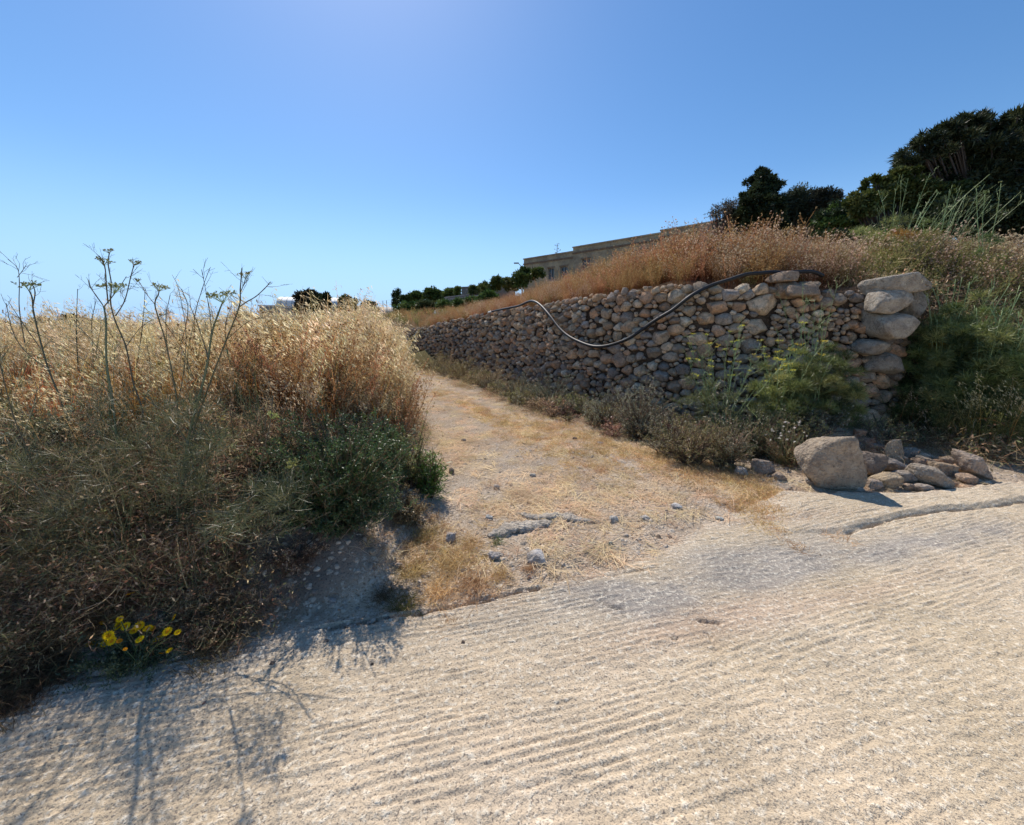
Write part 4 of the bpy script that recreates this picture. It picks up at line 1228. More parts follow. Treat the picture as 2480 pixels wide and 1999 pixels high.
# broken concrete lip across the mouth of the track
def lip(pts, rad, label, seed):
    q = np.array([hit(a, b) for a, b in pts]); q = catmull(q, 10)
    n = len(q); rg_ = np.random.default_rng(seed)
    mb = MB(); K = 12
    ang = np.arange(K) * 2 * math.pi / K
    t = norm(np.gradient(q, axis=0)); side = norm(np.cross(t, [0, 0, 1.]))
    env = np.sin(np.linspace(.12, math.pi - .12, n)) ** .5
    rad_ = rad * env * (1 + .35 * fbm(np.arange(n) * .45, 0 * np.arange(n), seed=seed))
    prof_x = np.sign(np.cos(ang)) * np.abs(np.cos(ang)) ** .5 * 1.9; prof_z = np.sign(np.sin(ang)) * np.abs(np.sin(ang)) ** .6
    v = q[:, None] + side[:, None] * (prof_x * rad_[:, None])[..., None] + np.array([0, 0, 1.]) * (prof_z * rad_[:, None] * .9 + rad * .2)[..., None]
    nz = fbm(v[..., 0] * 30, v[..., 1] * 30, v[..., 2] * 30, o=3, seed=seed)
    v = v + (v - q[:, None]) * (nz * .8)[..., None]
    idx = np.arange(n * K).reshape(n, K); nx = np.roll(idx, -1, 1)
    f = np.stack([idx[:-1], nx[:-1], nx[1:], idx[1:]], -1).reshape(-1, 4)
    mb.add(v.reshape(-1, 3), f, (.55, .49, .41))
    for e in (0, n - 1): mb.add(v[e], [list(range(K))], (.55, .49, .41))
    o = mb.build('broken_concrete', M_BOULDER); o['label'] = label; o['category'] = 'concrete slab'; o['group'] = 'broken concrete lips on the track'
lip([(1182, 1300), (1215, 1292), (1250, 1284), (1290, 1280), (1335, 1268)], .032, 'long broken concrete lip sticking out of the track above the road', 3)
lip([(1262, 1250), (1300, 1258), (1350, 1256), (1400, 1264), (1452, 1266)], .024, 'shorter broken concrete edge joining the long lip from the right', 5)

# ---------------------------------------------------------------- shrubs and herbs by the track
def bush(px, py, hw, ptop, label, cols, seed, nleaf=5000, leaf=.016, group=None, name='shrub', depth=.8, twigs=70, Y=None, mat=M_GREEN, narrow=.42, twigcol=(.16, .11, .07), lump=.35, dy=.35):
    b = hit(px, py) if Y is None else P(px, py, Y)
    if Y is not None: b[2] = gz(b[0], b[1])
    w = 2 * hw / F * b[1]; top = P(px, ptop, b[1] + w * depth * .3)[2]; h = max(top - b[2], .1)
    st, fo = shrub_parts(w, w * depth, h * .98, nleaf, leaf, cols, seed, twigs, twigcol, narrow=narrow, lump=lump)
    t = thing(name, label, 'bush', (b[0], b[1] + w * depth * dy, b[2] - .02), 0, group)
    st.build('stem', M_STEM, t); fo.build('foliage', mat, t)
    return t
GRN = [(.035, .06, .018), (.06, .09, .03), (.045, .07, .03), (.09, .12, .05)]
OLV = [(0.183, 0.195, 0.073), (0.244, 0.232, 0.091), (0.342, 0.293, 0.122), (0.146, 0.159, 0.061)]
GRY = [(0.171, 0.195, 0.122), (0.256, 0.268, 0.183), (0.134, 0.146, 0.091), (0.366, 0.354, 0.244)]
DED = [(0.342, 0.220, 0.134), (0.439, 0.293, 0.171), (0.268, 0.159, 0.098), (0.537, 0.415, 0.268)]
YGR = [(0.293, 0.281, 0.098), (0.390, 0.342, 0.134), (0.220, 0.220, 0.073), (0.488, 0.403, 0.195)]
gb = 'weeds and low shrubs along the foot of the wall'
bush(1035, 905, 62, 848, 'yellow green low weed at the far end of the wall foot', YGR, 601, 6000, .03, gb, depth=1.6)
bush(1110, 925, 58, 845, 'olive weed beside the yellow green one under the wall', OLV, 602, 5000, .026, gb, depth=1.4)
bush(1185, 945, 60, 850, 'reddish withered weed under the middle of the wall', DED, 603, 5000, .024, gb, depth=1.2)
bush(1255, 975, 62, 885, 'dark grey green weed spreading onto the track', GRY, 604, 6000, .022, gb)
bush(1335, 985, 60, 895, 'silvery green weed below the sagging pipe', [(.16, .18, .12), (.22, .23, .16), (.10, .12, .07), (.28, .28, .2)], 605, 6000, .022, gb)
bush(1310, 1000, 45, 950, 'flat heap of withered brown stems at the track edge', DED, 606, 3500, .02, gb)
bush(1410, 1010, 60, 935, 'low brown and olive weed before the wall', OLV + DED[:2], 607, 5000, .02, gb)
bush(1475, 1045, 66, 925, 'dark leafy shrub left of the tall grey shrub', GRY[:3] + OLV[:1], 608, 7000, .018, gb)
bush(1560, 1065, 78, 888, 'tall grey green shrub growing up against the wall', GRY, 609, 12000, .017, gb, twigs=110)
bush(1635, 1115, 72, 985, 'dusty olive shrub in front of the tall grey shrub', GRY + OLV, 610, 8000, .015, gb)
bush(1690, 1140, 75, 1000, 'olive shrub with dry brown patches near the road', OLV + DED[:1], 611, 9000, .014, gb, twigs=100)
bush(1775, 1145, 80, 985, 'mixed green and brown shrub nearest the pale stones', OLV + GRY[:2] + DED[1:3], 612, 10000, .014, gb, twigs=110)
bush(1850, 1120, 75, 960, 'green shrub under the feathery fennel', [(.10, .13, .05), (.14, .15, .06), (.07, .09, .04)], 613, 8000, .016, gb, twigs=100)
# the big green bush on the bank corner and its neighbours
gk = 'green bushes on the bank beside the track'
GRN = [(.05, .085, .025), (.08, .12, .04), (.06, .095, .035), (.12, .16, .065)]
bush(800, 1290, 180, 985, 'large dense dark green bush on the corner of the bank', GRN, 620, 42000, .019, gk, depth=.6, twigs=260, lump=.30, dy=.22)
bush(905, 1180, 85, 985, 'upper dark green bush behind the large one', GRN, 621, 16000, .02, gk, twigs=120, dy=.2)
bush(985, 1185, 58, 1010, 'thin olive bush between the green bush and the track', OLV, 622, 8000, .018, gk, dy=.2)
bush(1038, 1205, 34, 1065, 'bright green long leaved herb at the track edge', [(.10, .20, .035), (.14, .26, .05), (.07, .14, .03)], 623, 1500, .06, gk, 'herb', narrow=.16, twigs=40, dy=.1)
bush(985, 1275, 55, 1170, 'withered red brown weed below the bright green herb', DED, 624, 4500, .02, gk, twigs=60, dy=.2)
bush(655, 1220, 75, 1040, 'small green bush with feathery leaves left of the large bush', GRN[1:], 625, 9000, .016, gk, dy=.2)
bush(640, 960, 70, 880, 'green patch of leaves growing among the oats', [(.12, .15, .04), (.17, .19, .06)], 626, 3500, .035, gk, Y=4.3)
bush(380, 1000, 120, 850, 'olive green weeds among the oats on the left', OLV, 627, 8000, .03, gk, Y=3.4)
bush(150, 1040, 110, 870, 'dull green weeds at the far left of the oats', OLV + GRN[:1], 628, 8000, .03, gk, Y=3.2)
bush(560, 1300, 85, 1170, 'thin yellow brown weed on the bank face', YGR + DED[:2], 629, 6000, .015, gk, dy=.2)
bush(330, 1340, 100, 1160, 'dark olive weed on the bank face under the fennel', OLV + DED[:3], 630, 8000, .014, gk, dy=.2)
bush(480, 1470, 90, 1330, 'brown tangled weed low on the shaded bank', DED + [(.10, .07, .05)], 631, 6500, .013, gk, dy=.2)
bush(700, 1390, 90, 1270, 'brown withered weed under the large green bush', DED + [(.10, .07, .05)], 632, 6500, .013, gk, dy=.2)
bush(300, 1200, 130, 1040, 'grey green feathery weed thicket behind the fennel stalks', OLV + DED + GRY[:1], 633, 9000, .016, gk, dy=.3, twigs=130)
bush(90, 1260, 100, 1100, 'grey green thicket at the left edge of the bank', OLV + DED[:2], 634, 6000, .014, gk, dy=.2, twigs=100)
bush(90, 1560, 110, 1440, 'brown and olive weed mat left of the daisies', DED + OLV, 635, 8000, .013, gk, dy=.2, twigs=90)
bush(420, 1560, 90, 1470, 'dark withered weed right of the daisies', DED + OLV[:1], 636, 6500, .013, gk, dy=.2, twigs=90)
bush(250, 1450, 110, 1320, 'brown withered thicket behind the daisies', DED + OLV[:2], 637, 8000, .013, gk, dy=.2, twigs=100)
# pale weed in the near corner, with withered heads
def weed_heads(px, py, hw, ptop, Y, label, cols, headc, seed, nheads=30):
    t = bush(px, py, hw, ptop, label, cols, seed, 9000, .012, 'headed weeds on the bank', 'thistle_weed', Y=Y, twigs=90, twigcol=(.20, .19, .09), narrow=.3)
    rg_ = np.random.default_rng(seed)
    w = 2 * hw / F * Y; h = P(px, ptop, Y)[2] - t.location.z
    kinds = []
    for k in range(4):
        mb = MB(); m = 18
        L = norm(rg_.normal(size=(m, 3)) + [0, 0, .8]) * rg_.uniform(.014, .024, (m, 1)); W = norm(np.cross(L, rg_.normal(size=L.shape))) * .003
        diamonds(mb, np.zeros((m, 3)), L, W, np.array(headc) * rg_.uniform(.7, 1.2, (m, 1)))
        ribbons(mb, np.array([[[.01 * k, 0, -.12], [.004, .004, -.05], [0, 0, 0]]]), .003, np.array([.2, .19, .09]))
        kinds.append(mb.mesh('flower_head', M_DRY))
    for k in range(nheads):
        a = rg_.uniform(0, 6.28); q = math.sqrt(rg_.random())
        b = np.array([math.cos(a) * q * w * .48, math.sin(a) * q * w * .35, h * (1.02 - .5 * q * q) * rg_.uniform(.7, 1.05)])
        link('flower_head', kinds[k % 4], t, b, rg_.uniform(0, 6.28), rg_.uniform(.7, 1.2))
weed_heads(60, 1640, 130, 1390, 1.72, 'pale yellow green weed with withered heads in the near corner', [(.15, .16, .06), (.20, .20, .09), (.11, .12, .05)], (.42, .33, .25), 640, 40)
weed_heads(40, 1420, 90, 1290, 2.0, 'taller grey green weed behind the near corner weed', [(.13, .15, .07), (.18, .19, .10)], (.45, .37, .30), 641, 24)
weed_heads(150, 1560, 60, 1430, 1.85, 'wispy brown weed left of the daisies', [(.16, .13, .07), (.20, .12, .07), (.12, .12, .05)], (.35, .27, .2), 642, 14)
# rust coloured plant with white heads by the boulder
t = weed_heads(1925, 1165, 62, 1020, 3.95, 'rust brown dried plant with white seed heads beside the big boulder', [(.24, .11, .06), (.30, .15, .08), (.18, .09, .05)], (.68, .64, .58), 643, 22)

# ---------------------------------------------------------------- tufts of dry grass
def tuft(n, h, seed, cols, droop=1.0, spread=.05, width=.003):
    global R
    keep = R; R = np.random.default_rng(seed); mb = MB()
    d = rdir(n, 1.0); d[:, 2] = np.abs(d[:, 2]) + .15; d = norm(d)
    l = R.uniform(.4, 1.1, n)[:, None] * h; t = np.linspace(0, 1, 6)
    b = np.c_[R.normal(size=(n, 2)) * spread, np.zeros(n)]
    pa = b[:, None] + d[:, None] * (l * t)[..., None]
    pa[..., 2] -= droop * (l * t) ** 2 / h * .55 * R.uniform(.5, 1.3, (n, 1))
    pa[..., 2] = np.maximum(pa[..., 2], .004)
    ribbons(mb, pa, np.array([1, 1, .9, .8, .5, .2]) * width, (np.array(cols)[R.integers(len(cols), size=n)] * R.uniform(.7, 1.2, (n, 1)))[:, None])
    R = keep
    return mb
STR = [(.56, .38, .18), (.64, .47, .25), (.44, .28, .13), (.72, .56, .33)]
for px, py, s, lab, c, sd in [(1150, 1425, 1.0, 'golden straw tuft spilling over the road edge', STR, 1), (1060, 1440, .85, 'golden straw tuft left of the largest one', STR, 2),
    (980, 1470, .75, 'green and straw grass tuft at the road edge crack', [(.14, .17, .05), (.35, .26, .12), (.2, .2, .07)], 3), (1210, 1400, .5, 'small straw tuft beside the dark grey stone', STR, 4),
    (1000, 1390, .8, 'straw tuft on the bank side of the track mouth', STR, 5), (1090, 1375, .8, 'matted straw tuft behind the golden one', STR, 6), (1280, 1385, .4, 'little brown tuft by the concrete lump', STR, 7),
    (1145, 1330, .6, 'low brown tuft in front of the pointed stone', STR[:3], 8), (1030, 1310, .7, 'loose brown tuft below the withered weed', STR[:3], 9), (930, 1450, .6, 'thin grey tuft in the shaded gravel', [(.2, .15, .09), (.16, .13, .08)], 10)]:
    b = hit(px, py)
    o = tuft(230, .24, 700 + sd, c, 1.25, .06).build('grass_tuft', M_DRY)
    o.location = tuple(b); o.scale = (s,) * 3; o['label'] = lab; o['category'] = 'grass tuft'; o['group'] = 'dry grass tufts at the mouth of the track'
b = hit(1205, 1318); o = tuft(60, .10, 720, [(.10, .17, .04), (.14, .2, .06)], .6, .02).build('grass_tuft', M_GREEN); o.location = tuple(b); o['label'] = 'small fresh green grass tuft below the broken concrete lip'; o['category'] = 'grass tuft'
# low grass along the crown and sides of the track
tf = [tuft(46, .13, 730 + k, STR, .9, .05, .0028).mesh('t', M_DRY) for k in range(5)]
def strip(px0, py0, px1, py1, n, w):
    a, b_ = hit(px0, py0), hit(px1, py1); u = R.random(n)
    q = a[:2] + (b_ - a)[:2] * u[:, None] + R.normal(size=(n, 2)) * w
    return np.c_[q, hgt(q[:, 0], q[:, 1])]
pts = np.vstack([strip(1050, 945, 1120, 975, 60, .18), strip(1120, 975, 1245, 1040, 150, .12), strip(1245, 1045, 1430, 1120, 110, .22), strip(1430, 1120, 1500, 1160, 40, .2),
                 strip(1240, 1010, 1560, 1110, 190, .16), strip(1560, 1110, 1850, 1190, 260, .20), strip(1300, 1010, 1680, 1150, 120, .25), strip(1840, 1180, 1880, 1250, 120, .12), strip(1780, 1210, 1860, 1270, 60, .12),
                 strip(960, 930, 1000, 1060, 90, .12), strip(980, 1250, 1120, 1400, 110, .18), strip(1000, 905, 1060, 910, 40, .5), strip(1070, 910, 1300, 985, 80, .3)])
scatter('short_dry_grass', pts, R.uniform(0, 6.28, len(pts)), R.uniform(.35, 1.0, len(pts)), tf, M_DRY, 'short dry grass growing along the middle and sides of the track')
pts = np.vstack([strip(0, 1670, 330, 1600, 110, .10), strip(330, 1600, 560, 1540, 80, .08), strip(100, 1560, 520, 1450, 160, .14), strip(0, 1600, 330, 1520, 120, .12)])
pts = pts[free(pts[:, 0], pts[:, 1])]
tb = [tuft(60, .2, 740 + k, [(.22, .15, .09), (.15, .10, .06), (.3, .22, .13)], 1.0, .06, .0028).mesh('t', M_DRY) for k in range(4)]
scatter('bank_foot_grass', pts, R.uniform(0, 6.28, len(pts)), R.uniform(.45, 1.0, len(pts)), tb, M_DRY, 'brown grass hanging over the foot of the bank at the road')

# ---------------------------------------------------------------- yellow daisies
dz = thing('daisy_plant', 'clump of yellow crown daisies in flower at the road edge', 'flowers', hit(330, 1610))
dl = np.array(dz.location)
YD = 1.55
fl = [(228, 1483, 13), (313, 1440, 10), (287, 1515, 11), (305, 1517, 9), (337, 1516, 10), (324, 1528, 8), (358, 1523, 10), (262, 1540, 12), (271, 1553, 10), (237, 1562, 12), (219, 1560, 9),
      (253, 1559, 8), (325, 1555, 12), (339, 1549, 9), (383, 1548, 11), (372, 1557, 7), (262, 1577, 10), (267, 1587, 9), (405, 1530, 10), (422, 1495, 7), (430, 1532, 7), (410, 1576, 7), (247, 1510, 6), (290, 1500, 7), (390, 1583, 5), (303, 1573, 5), (289, 1553, 6), (371, 1523, 6)]
stm = MB(); rgf = np.random.default_rng(9)
for k, (px, py, r) in enumerate(fl):
    Yk = YD + rgf.uniform(-.06, .1)
    if (px, py) in ((228, 1483), (313, 1440)): Yk += .1
    c = P(px, py, Yk); rr = r / F * Yk * 1.15
    up = norm(np.array([.1, -.35, .9]) + rgf.normal(size=3) * .35); xx = norm(np.cross(up, [0, 1, 0])); yy = np.cross(up, xx)
    mb = MB(); npet = 14; a = np.arange(npet) * 2 * math.pi / npet + rgf.uniform(0, 1)
    dirp = xx * np.cos(a)[:, None] + yy * np.sin(a)[:, None] + up * .12
    wid = np.cross(dirp, up) * rr * .19
    bud = r < 7
    colp = (.75, .30, .02) if bud else (.88, .55, .015)
    diamonds(mb, np.broadcast_to(c, dirp.shape) + dirp * rr * .22, dirp * rr * .85, wid, np.array(colp) * rgf.uniform(.85, 1.1, (npet, 1)), .62)
    v, f = ICO[1]; v = (v * [rr * .36, rr * .36, rr * .18]); v = v[:, :1] * xx + v[:, 1:2] * yy + v[:, 2:] * up
    mb.add(v + c + up * rr * .06, f, (.60, .27, .015))
    o = mb.build('flower', M_FLOWER, dz); o.location = tuple(-dl)
    foot = dl + np.array([rgf.normal() * .05, rgf.normal() * .04, 0])
    if Yk > YD + .09 and py < 1500: foot = np.array([c[0] + .03, c[1] + .03, gz(c[0], c[1])])
    stm = MB(); tubes(stm, np.array([foot, foot * .45 + c * .55 + [0, 0, .01], c])[None] - dl, [[.003, .0022, .0018]], (.10, .14, .06), 3); stm.build('stem', M_STEM, dz)
st, fo = shrub_parts(.50, .32, .17, 5200, .016, [(.08, .12, .05), (.12, .16, .08), (.06, .09, .035)], 650, 80, (.10, .12, .05), narrow=.35)
fo.build('foliage', M_GREEN, dz)

# ---------------------------------------------------------------- tall fennel stalks on the bank
FS = (.13, .16, .09); FD = (.10, .095, .06)
def stalk(mb, pts, Y, r0, r1, col, seed, jit=.05, sides=5, foot=None):
    rg_ = np.random.default_rng(seed)
    Y0 = Y + rg_.uniform(-jit, jit); Y1 = Y + rg_.uniform(-jit, jit) * 3
    n = len(pts)
    q = np.array([P(a, b, Y0 + (Y1 - Y0) * i / max(n - 1, 1)) for i, (a, b) in enumerate(pts)])
    if foot is not None: q = np.vstack([foot, foot * .5 + q[0] * .5, q])
    return polystalk(mb, q, r0, r1, col, sides)
def polystalk(mb, q, r0, r1, col, sides=5):
    q = catmull(q, 5) if len(q) > 2 else q
    n = len(q)
    r = np.linspace(r0, r1, n)
    r = r * (1 + .18 * (np.arange(n) % 5 == 0))
    tubes(mb, q[None], r[None], np.array(col), sides, cap=True)
    return q
def fine_twigs(mb, q, n, ln, r, col, seed, lo=.4, up=.9):
    rg_ = np.random.default_rng(seed)
    for k in range(n):
        u = rg_.uniform(lo, 1) * (len(q) - 1); i = int(min(u, len(q) - 2)); b = q[i] + (q[i + 1] - q[i]) * (u - i)
        d = norm(norm(q[i + 1] - q[i]) * up + rg_.normal(size=3) * .55) * ln * rg_.uniform(.5, 1.2)
        e = b + d
        tubes(mb, np.array([b, b + d * .5 + rg_.normal(size=3) * ln * .04, e])[None], [[r, r * .7, r * .4]], np.array(col), 3)
        for j in range(3):
            d2 = norm(norm(d) + rg_.normal(size=3) * .5) * ln * .3
            s_ = b + d * rg_.uniform(.4, 1)
            ribbons(mb, np.array([[s_, s_ + d2]]), r * 1.1, np.array(col))
def fennel(label, Y, base, stems, umbels, seed, fol=(), folcol=None, r0=.011, twigs=9, name='fennel_plant', group='tall fennel plants on the bank', twln=.14, ucol=(.20, .21, .09), nfil=260, frad=.12):
    if Y < 3.2: Y = Y * .80; stems = [(a_, b_ * .50, c_ * .50) for a_, b_, c_ in stems]; twln *= .8; frad *= .9
    b = P(base[0], base[1], Y)
    b[2] = gz(b[0], b[1])
    t = thing(name, label, 'plant', b, 0, group)
    for k, (pts, ra, rb) in enumerate(stems):
        mb = MB(); q = stalk(mb, pts, Y, ra, rb, FS if ra > .006 else FD, seed + k, foot=np.array([b[0], b[1], b[2] - .03]) if k == 0 else None)
        fine_twigs(mb, q, max(int(twigs * (.5 if k else .8)), 2), twln * .9, .0012, FD, seed + 50 + k, .3, 1.2)
        mb.v = [v - b for v in mb.v]
        mb.build('stem', M_STEM, t)
    for k, (px, py, rp) in enumerate(umbels):
        mb = MB(); c = P(px, py + rp * .7, Y); umbel(mb, c - b, rp / F * Y, seed + 90 + k, ucol, rays=18, floret=1.5); mb.build('umbel', M_GREEN, t)
    if len(fol):
        cs = np.concatenate([[P(px + R.normal() * rp * .5, py + R.normal() * rp * .35, Y + R.normal() * .12) - b for _ in range(int(6 + rp / 10))] for px, py, rp in fol])
        frond_cloud(cs, frad, nfil // 12, seed, folcol or [(.085, .10, .045), (.13, .14, .065), (.06, .075, .035), (.18, .16, .08)], fil=.085, width=.0018).build('foliage', M_GREEN, t)
    return t
fennel('leftmost dark fennel plant with a flat umbel', 2.75, (180, 1100), [([(155, 989), (118, 896), (100, 834), (82, 759), (78, 722), (70, 703)], .010, .006), ([(80, 740), (85, 709), (78, 688)], .006, .004),
       ([(118, 896), (60, 850), (30, 800), (15, 735)], .005, .003), ([(60, 830), (47, 750), (47, 684), (42, 650), (19, 628)], .005, .002), ([(42, 672), (55, 655), (64, 641)], .003, .002)], [(70, 690, 20)], 1000, [(160, 1090, 70), (80, 1050, 60)])
fennel('thick green fennel stalk forking high above the oats', 2.7, (300, 1230), [([(300, 1180), (289, 1100), (271, 964), (258, 871), (257, 784), (252, 743)], .014, .008), ([(252, 743), (232, 715), (218, 694), (214, 680)], .006, .004),
       ([(252, 743), (267, 725), (290, 695), (306, 670)], .006, .003), ([(262, 735), (258, 694), (254, 647), (240, 620)], .007, .004), ([(258, 871), (200, 800), (150, 770)], .004, .002)], [(251, 632, 17), (276, 695, 24)], 1010, [(280, 1090, 90), (230, 1000, 70)], twigs=12)
fennel('tallest fennel plant crossing the forked stalk', 2.9, (350, 1150), [([(345, 995), (323, 927), (305, 840), (280, 780), (268, 734), (270, 690), (262, 640), (265, 612)], .010, .005), ([(280, 765), (302, 728), (317, 669), (325, 640)], .006, .004),
       ([(302, 728), (296, 715), (290, 705)], .003, .002), ([(305, 840), (345, 790), (400, 760)], .004, .002)], [(264, 607, 10), (326, 635, 12)], 1020, [(350, 1080, 80), (400, 1020, 60)], twigs=12)
fennel('slender fennel plant with a flat umbel left of the thick trunk', 2.85, (440, 1200), [([(429, 974), (404, 840), (386, 778), (375, 737), (383, 715), (386, 703)], .009, .005), ([(375, 737), (355, 712), (336, 681)], .005, .003),
       ([(404, 840), (402, 770), (412, 715)], .004, .003), ([(430, 980), (445, 900), (450, 800), (432, 700), (417, 666)], .005, .002)], [(386, 694, 17), (333, 678, 8)], 1030, [(420, 1110, 80)])
fennel('stout fennel trunk carrying a wide umbel', 2.45, (430, 1290), [([(431, 1223), (446, 1134), (460, 1045), (498, 902), (513, 809), (529, 759), (541, 728)], .019, .006), ([(505, 870), (480, 790), (460, 740)], .005, .003),
       ([(513, 809), (505, 740), (488, 653)], .004, .002), ([(456, 1075), (410, 1010), (350, 965)], .008, .004), ([(440, 1170), (500, 1110), (540, 1060)], .007, .003)], [(541, 716, 27)], 1040, [(400, 1130, 90), (470, 1180, 60), (520, 1080, 50)], twigs=14)
fennel('dark leaning fennel stalk reaching furthest right', 2.6, (440, 1270), [([(447, 1190), (465, 1060), (510, 924), (548, 824), (579, 744), (582, 700), (586, 650)], .011, .005), ([(579, 744), (600, 730), (619, 719), (640, 700), (655, 683)], .006, .004),
       ([(582, 710), (590, 690), (594, 676)], .004, .003), ([(548, 824), (600, 780), (640, 770)], .004, .002)], [(595, 665, 15)], 1050, [(470, 1000, 60)], twigs=12)
fennel('group of thin dry fennel stems between the tall plants', 3.3, (500, 1100), [([(500, 1000), (480, 880), (470, 780), (490, 700), (508, 650)], .005, .002), ([(420, 900), (455, 760), (440, 700)], .004, .002), ([(330, 900), (345, 790), (352, 700)], .004, .002),
       ([(190, 900), (185, 800), (188, 700)], .005, .002), ([(230, 900), (222, 790), (232, 730)], .004, .002), ([(560, 900), (545, 800), (560, 740)], .004, .002), ([(110, 860), (60, 790), (20, 730)], .004, .002)], [], 1060, twigs=14, twln=.10)
fennel('low fennel branches sprawling right over the green bush', 2.25, (455, 1265), [([(455, 1255), (530, 1240), (600, 1245), (700, 1222), (780, 1185), (845, 1150)], .008, .003), ([(470, 1276), (552, 1306), (603, 1318), (660, 1285), (720, 1240), (760, 1150), (790, 1100)], .007, .003),
       ([(600, 1240), (625, 1150), (655, 1020), (660, 960)], .007, .004), ([(690, 1215), (705, 1160), (708, 1135)], .005, .004), ([(600, 1300), (700, 1285), (800, 1240)], .004, .002)], [(657, 1010 - 6, 16), (706, 1122, 19)], 1070, [(560, 1260, 60), (680, 1200, 60)], ucol=(.30, .34, .10))
fennel('low fennel branches sprawling left into the weeds', 2.2, (240, 1310), [([(275, 1285), (190, 1276), (120, 1230), (60, 1190), (6, 1148)], .009, .006), ([(150, 1250), (95, 1190), (40, 1100)], .006, .004), ([(190, 1276), (110, 1200), (70, 1100), (30, 1000), (0, 880)], .006, .004),
       ([(200, 1280), (100, 1320), (30, 1310), (-20, 1330)], .006, .003)], [], 1080, [(110, 1230, 90), (60, 1130, 80), (200, 1180, 90), (100, 1330, 60)])

# wispy half dry stalks standing all over the bank
wk = []
for k in range(7):
    keep = R; R = np.random.default_rng(1500 + k); mb = MB(); n = 5
    for j in range(n):
        hh = R.uniform(.5, 1.0); a = R.uniform(0, 6.28); e = np.array([math.cos(a) * .3 * hh, math.sin(a) * .2 * hh, hh])
        c_ = np.array([(.16, .20, .09), (.30, .24, .13), (.12, .14, .07), (.42, .34, .2)][R.integers(4)])
        q = polystalk(mb, np.array([[0, 0, -.02], e * [.3, .3, .35] + R.normal(size=3) * .02, e * [.65, .65, .7] + R.normal(size=3) * .03, e]), .0042, .0014, c_, 4)
        fine_twigs(mb, q, 9, .17, .0013, c_, 1600 + k * 10 + j, .25, 1.2)
    R = keep; wk.append(mb.mesh('k', M_STEM))
x, y, p = sample(900, -5, -.5, 1.7, 4.2, lambda x, y: (bank_d(x, y) > .25) & ((x < -1.2) | (y > 2.8)) & free(x, y))
p = p[:150]
scatter('wispy_stalks', p, R.uniform(0, 6.28, len(p)), R.uniform(.45, 1.0, len(p)), wk, M_STEM, 'thin branching half dry stalks standing all over the left bank', tilt=R.normal(size=(len(p), 2)) * .15)
# ---------------------------------------------------------------- weeds filling the strip below the wall
def wallfoot(x, y):
    d = wall_dist(x, y)[0]
    lim = -1.15 - .15 * fbm(x * 1.5, y * 1.5, seed=111) - .5 * np.exp(-((x - 2.6) / 1.3) ** 2)
    return (d < -.08) & (d > lim) & (x < 5.0) & (y > 4.4)
fw = []
for k in range(6):
    st, fo = shrub_parts(.42, .42, .30, 900, .022, [OLV, GRY, DED + OLV, GRY + DED[:1], YGR, DED][k], 800 + k, 26, (.17, .12, .08))
    m = MB(); m.merge(st); m.merge(fo); fw.append(m.mesh('f', M_GREEN))
x, y, p = sample(4200, -7, 5, 4.4, 19, wallfoot)
k = R.random(len(x)) < .5
scatter('low_weeds', p[k], R.uniform(0, 6.28, k.sum()), (R.uniform(.55, 1.15, len(x)) * (1.0 + .35 * np.exp(-((x - 3) / 1.5) ** 2)))[k], fw, M_GREEN, 'tangle of low olive and brown weeds filling the foot of the stone wall')
x, y, p = sample(1400, -7, 5.4, 4.2, 16, lambda x, y: (wall_dist(x, y)[0] < -.05) & (wall_dist(x, y)[0] > -1.5) & (y > 4.2))
scatter('wall_foot_litter', p, R.uniform(0, 6.28, len(x)), R.uniform(.5, 1.0, len(x)), tgm, M_DRY, 'dead brown stalks lying under the weeds at the wall foot')
# low green leafage among the oats and on the bank
x, y, p = sample(900, -6, -.6, 2.2, 6.5, lambda x, y: (bank_d(x, y) > .4) & (fbm(x * .8, y * .8, seed=117) > .05))
scatter('green_undergrowth', p[:260], R.uniform(0, 6.28, len(p[:260])), R.uniform(.8, 1.6, len(p[:260])), fw[:2], M_GREEN, 'dull green leafy undergrowth between the oats on the bank')

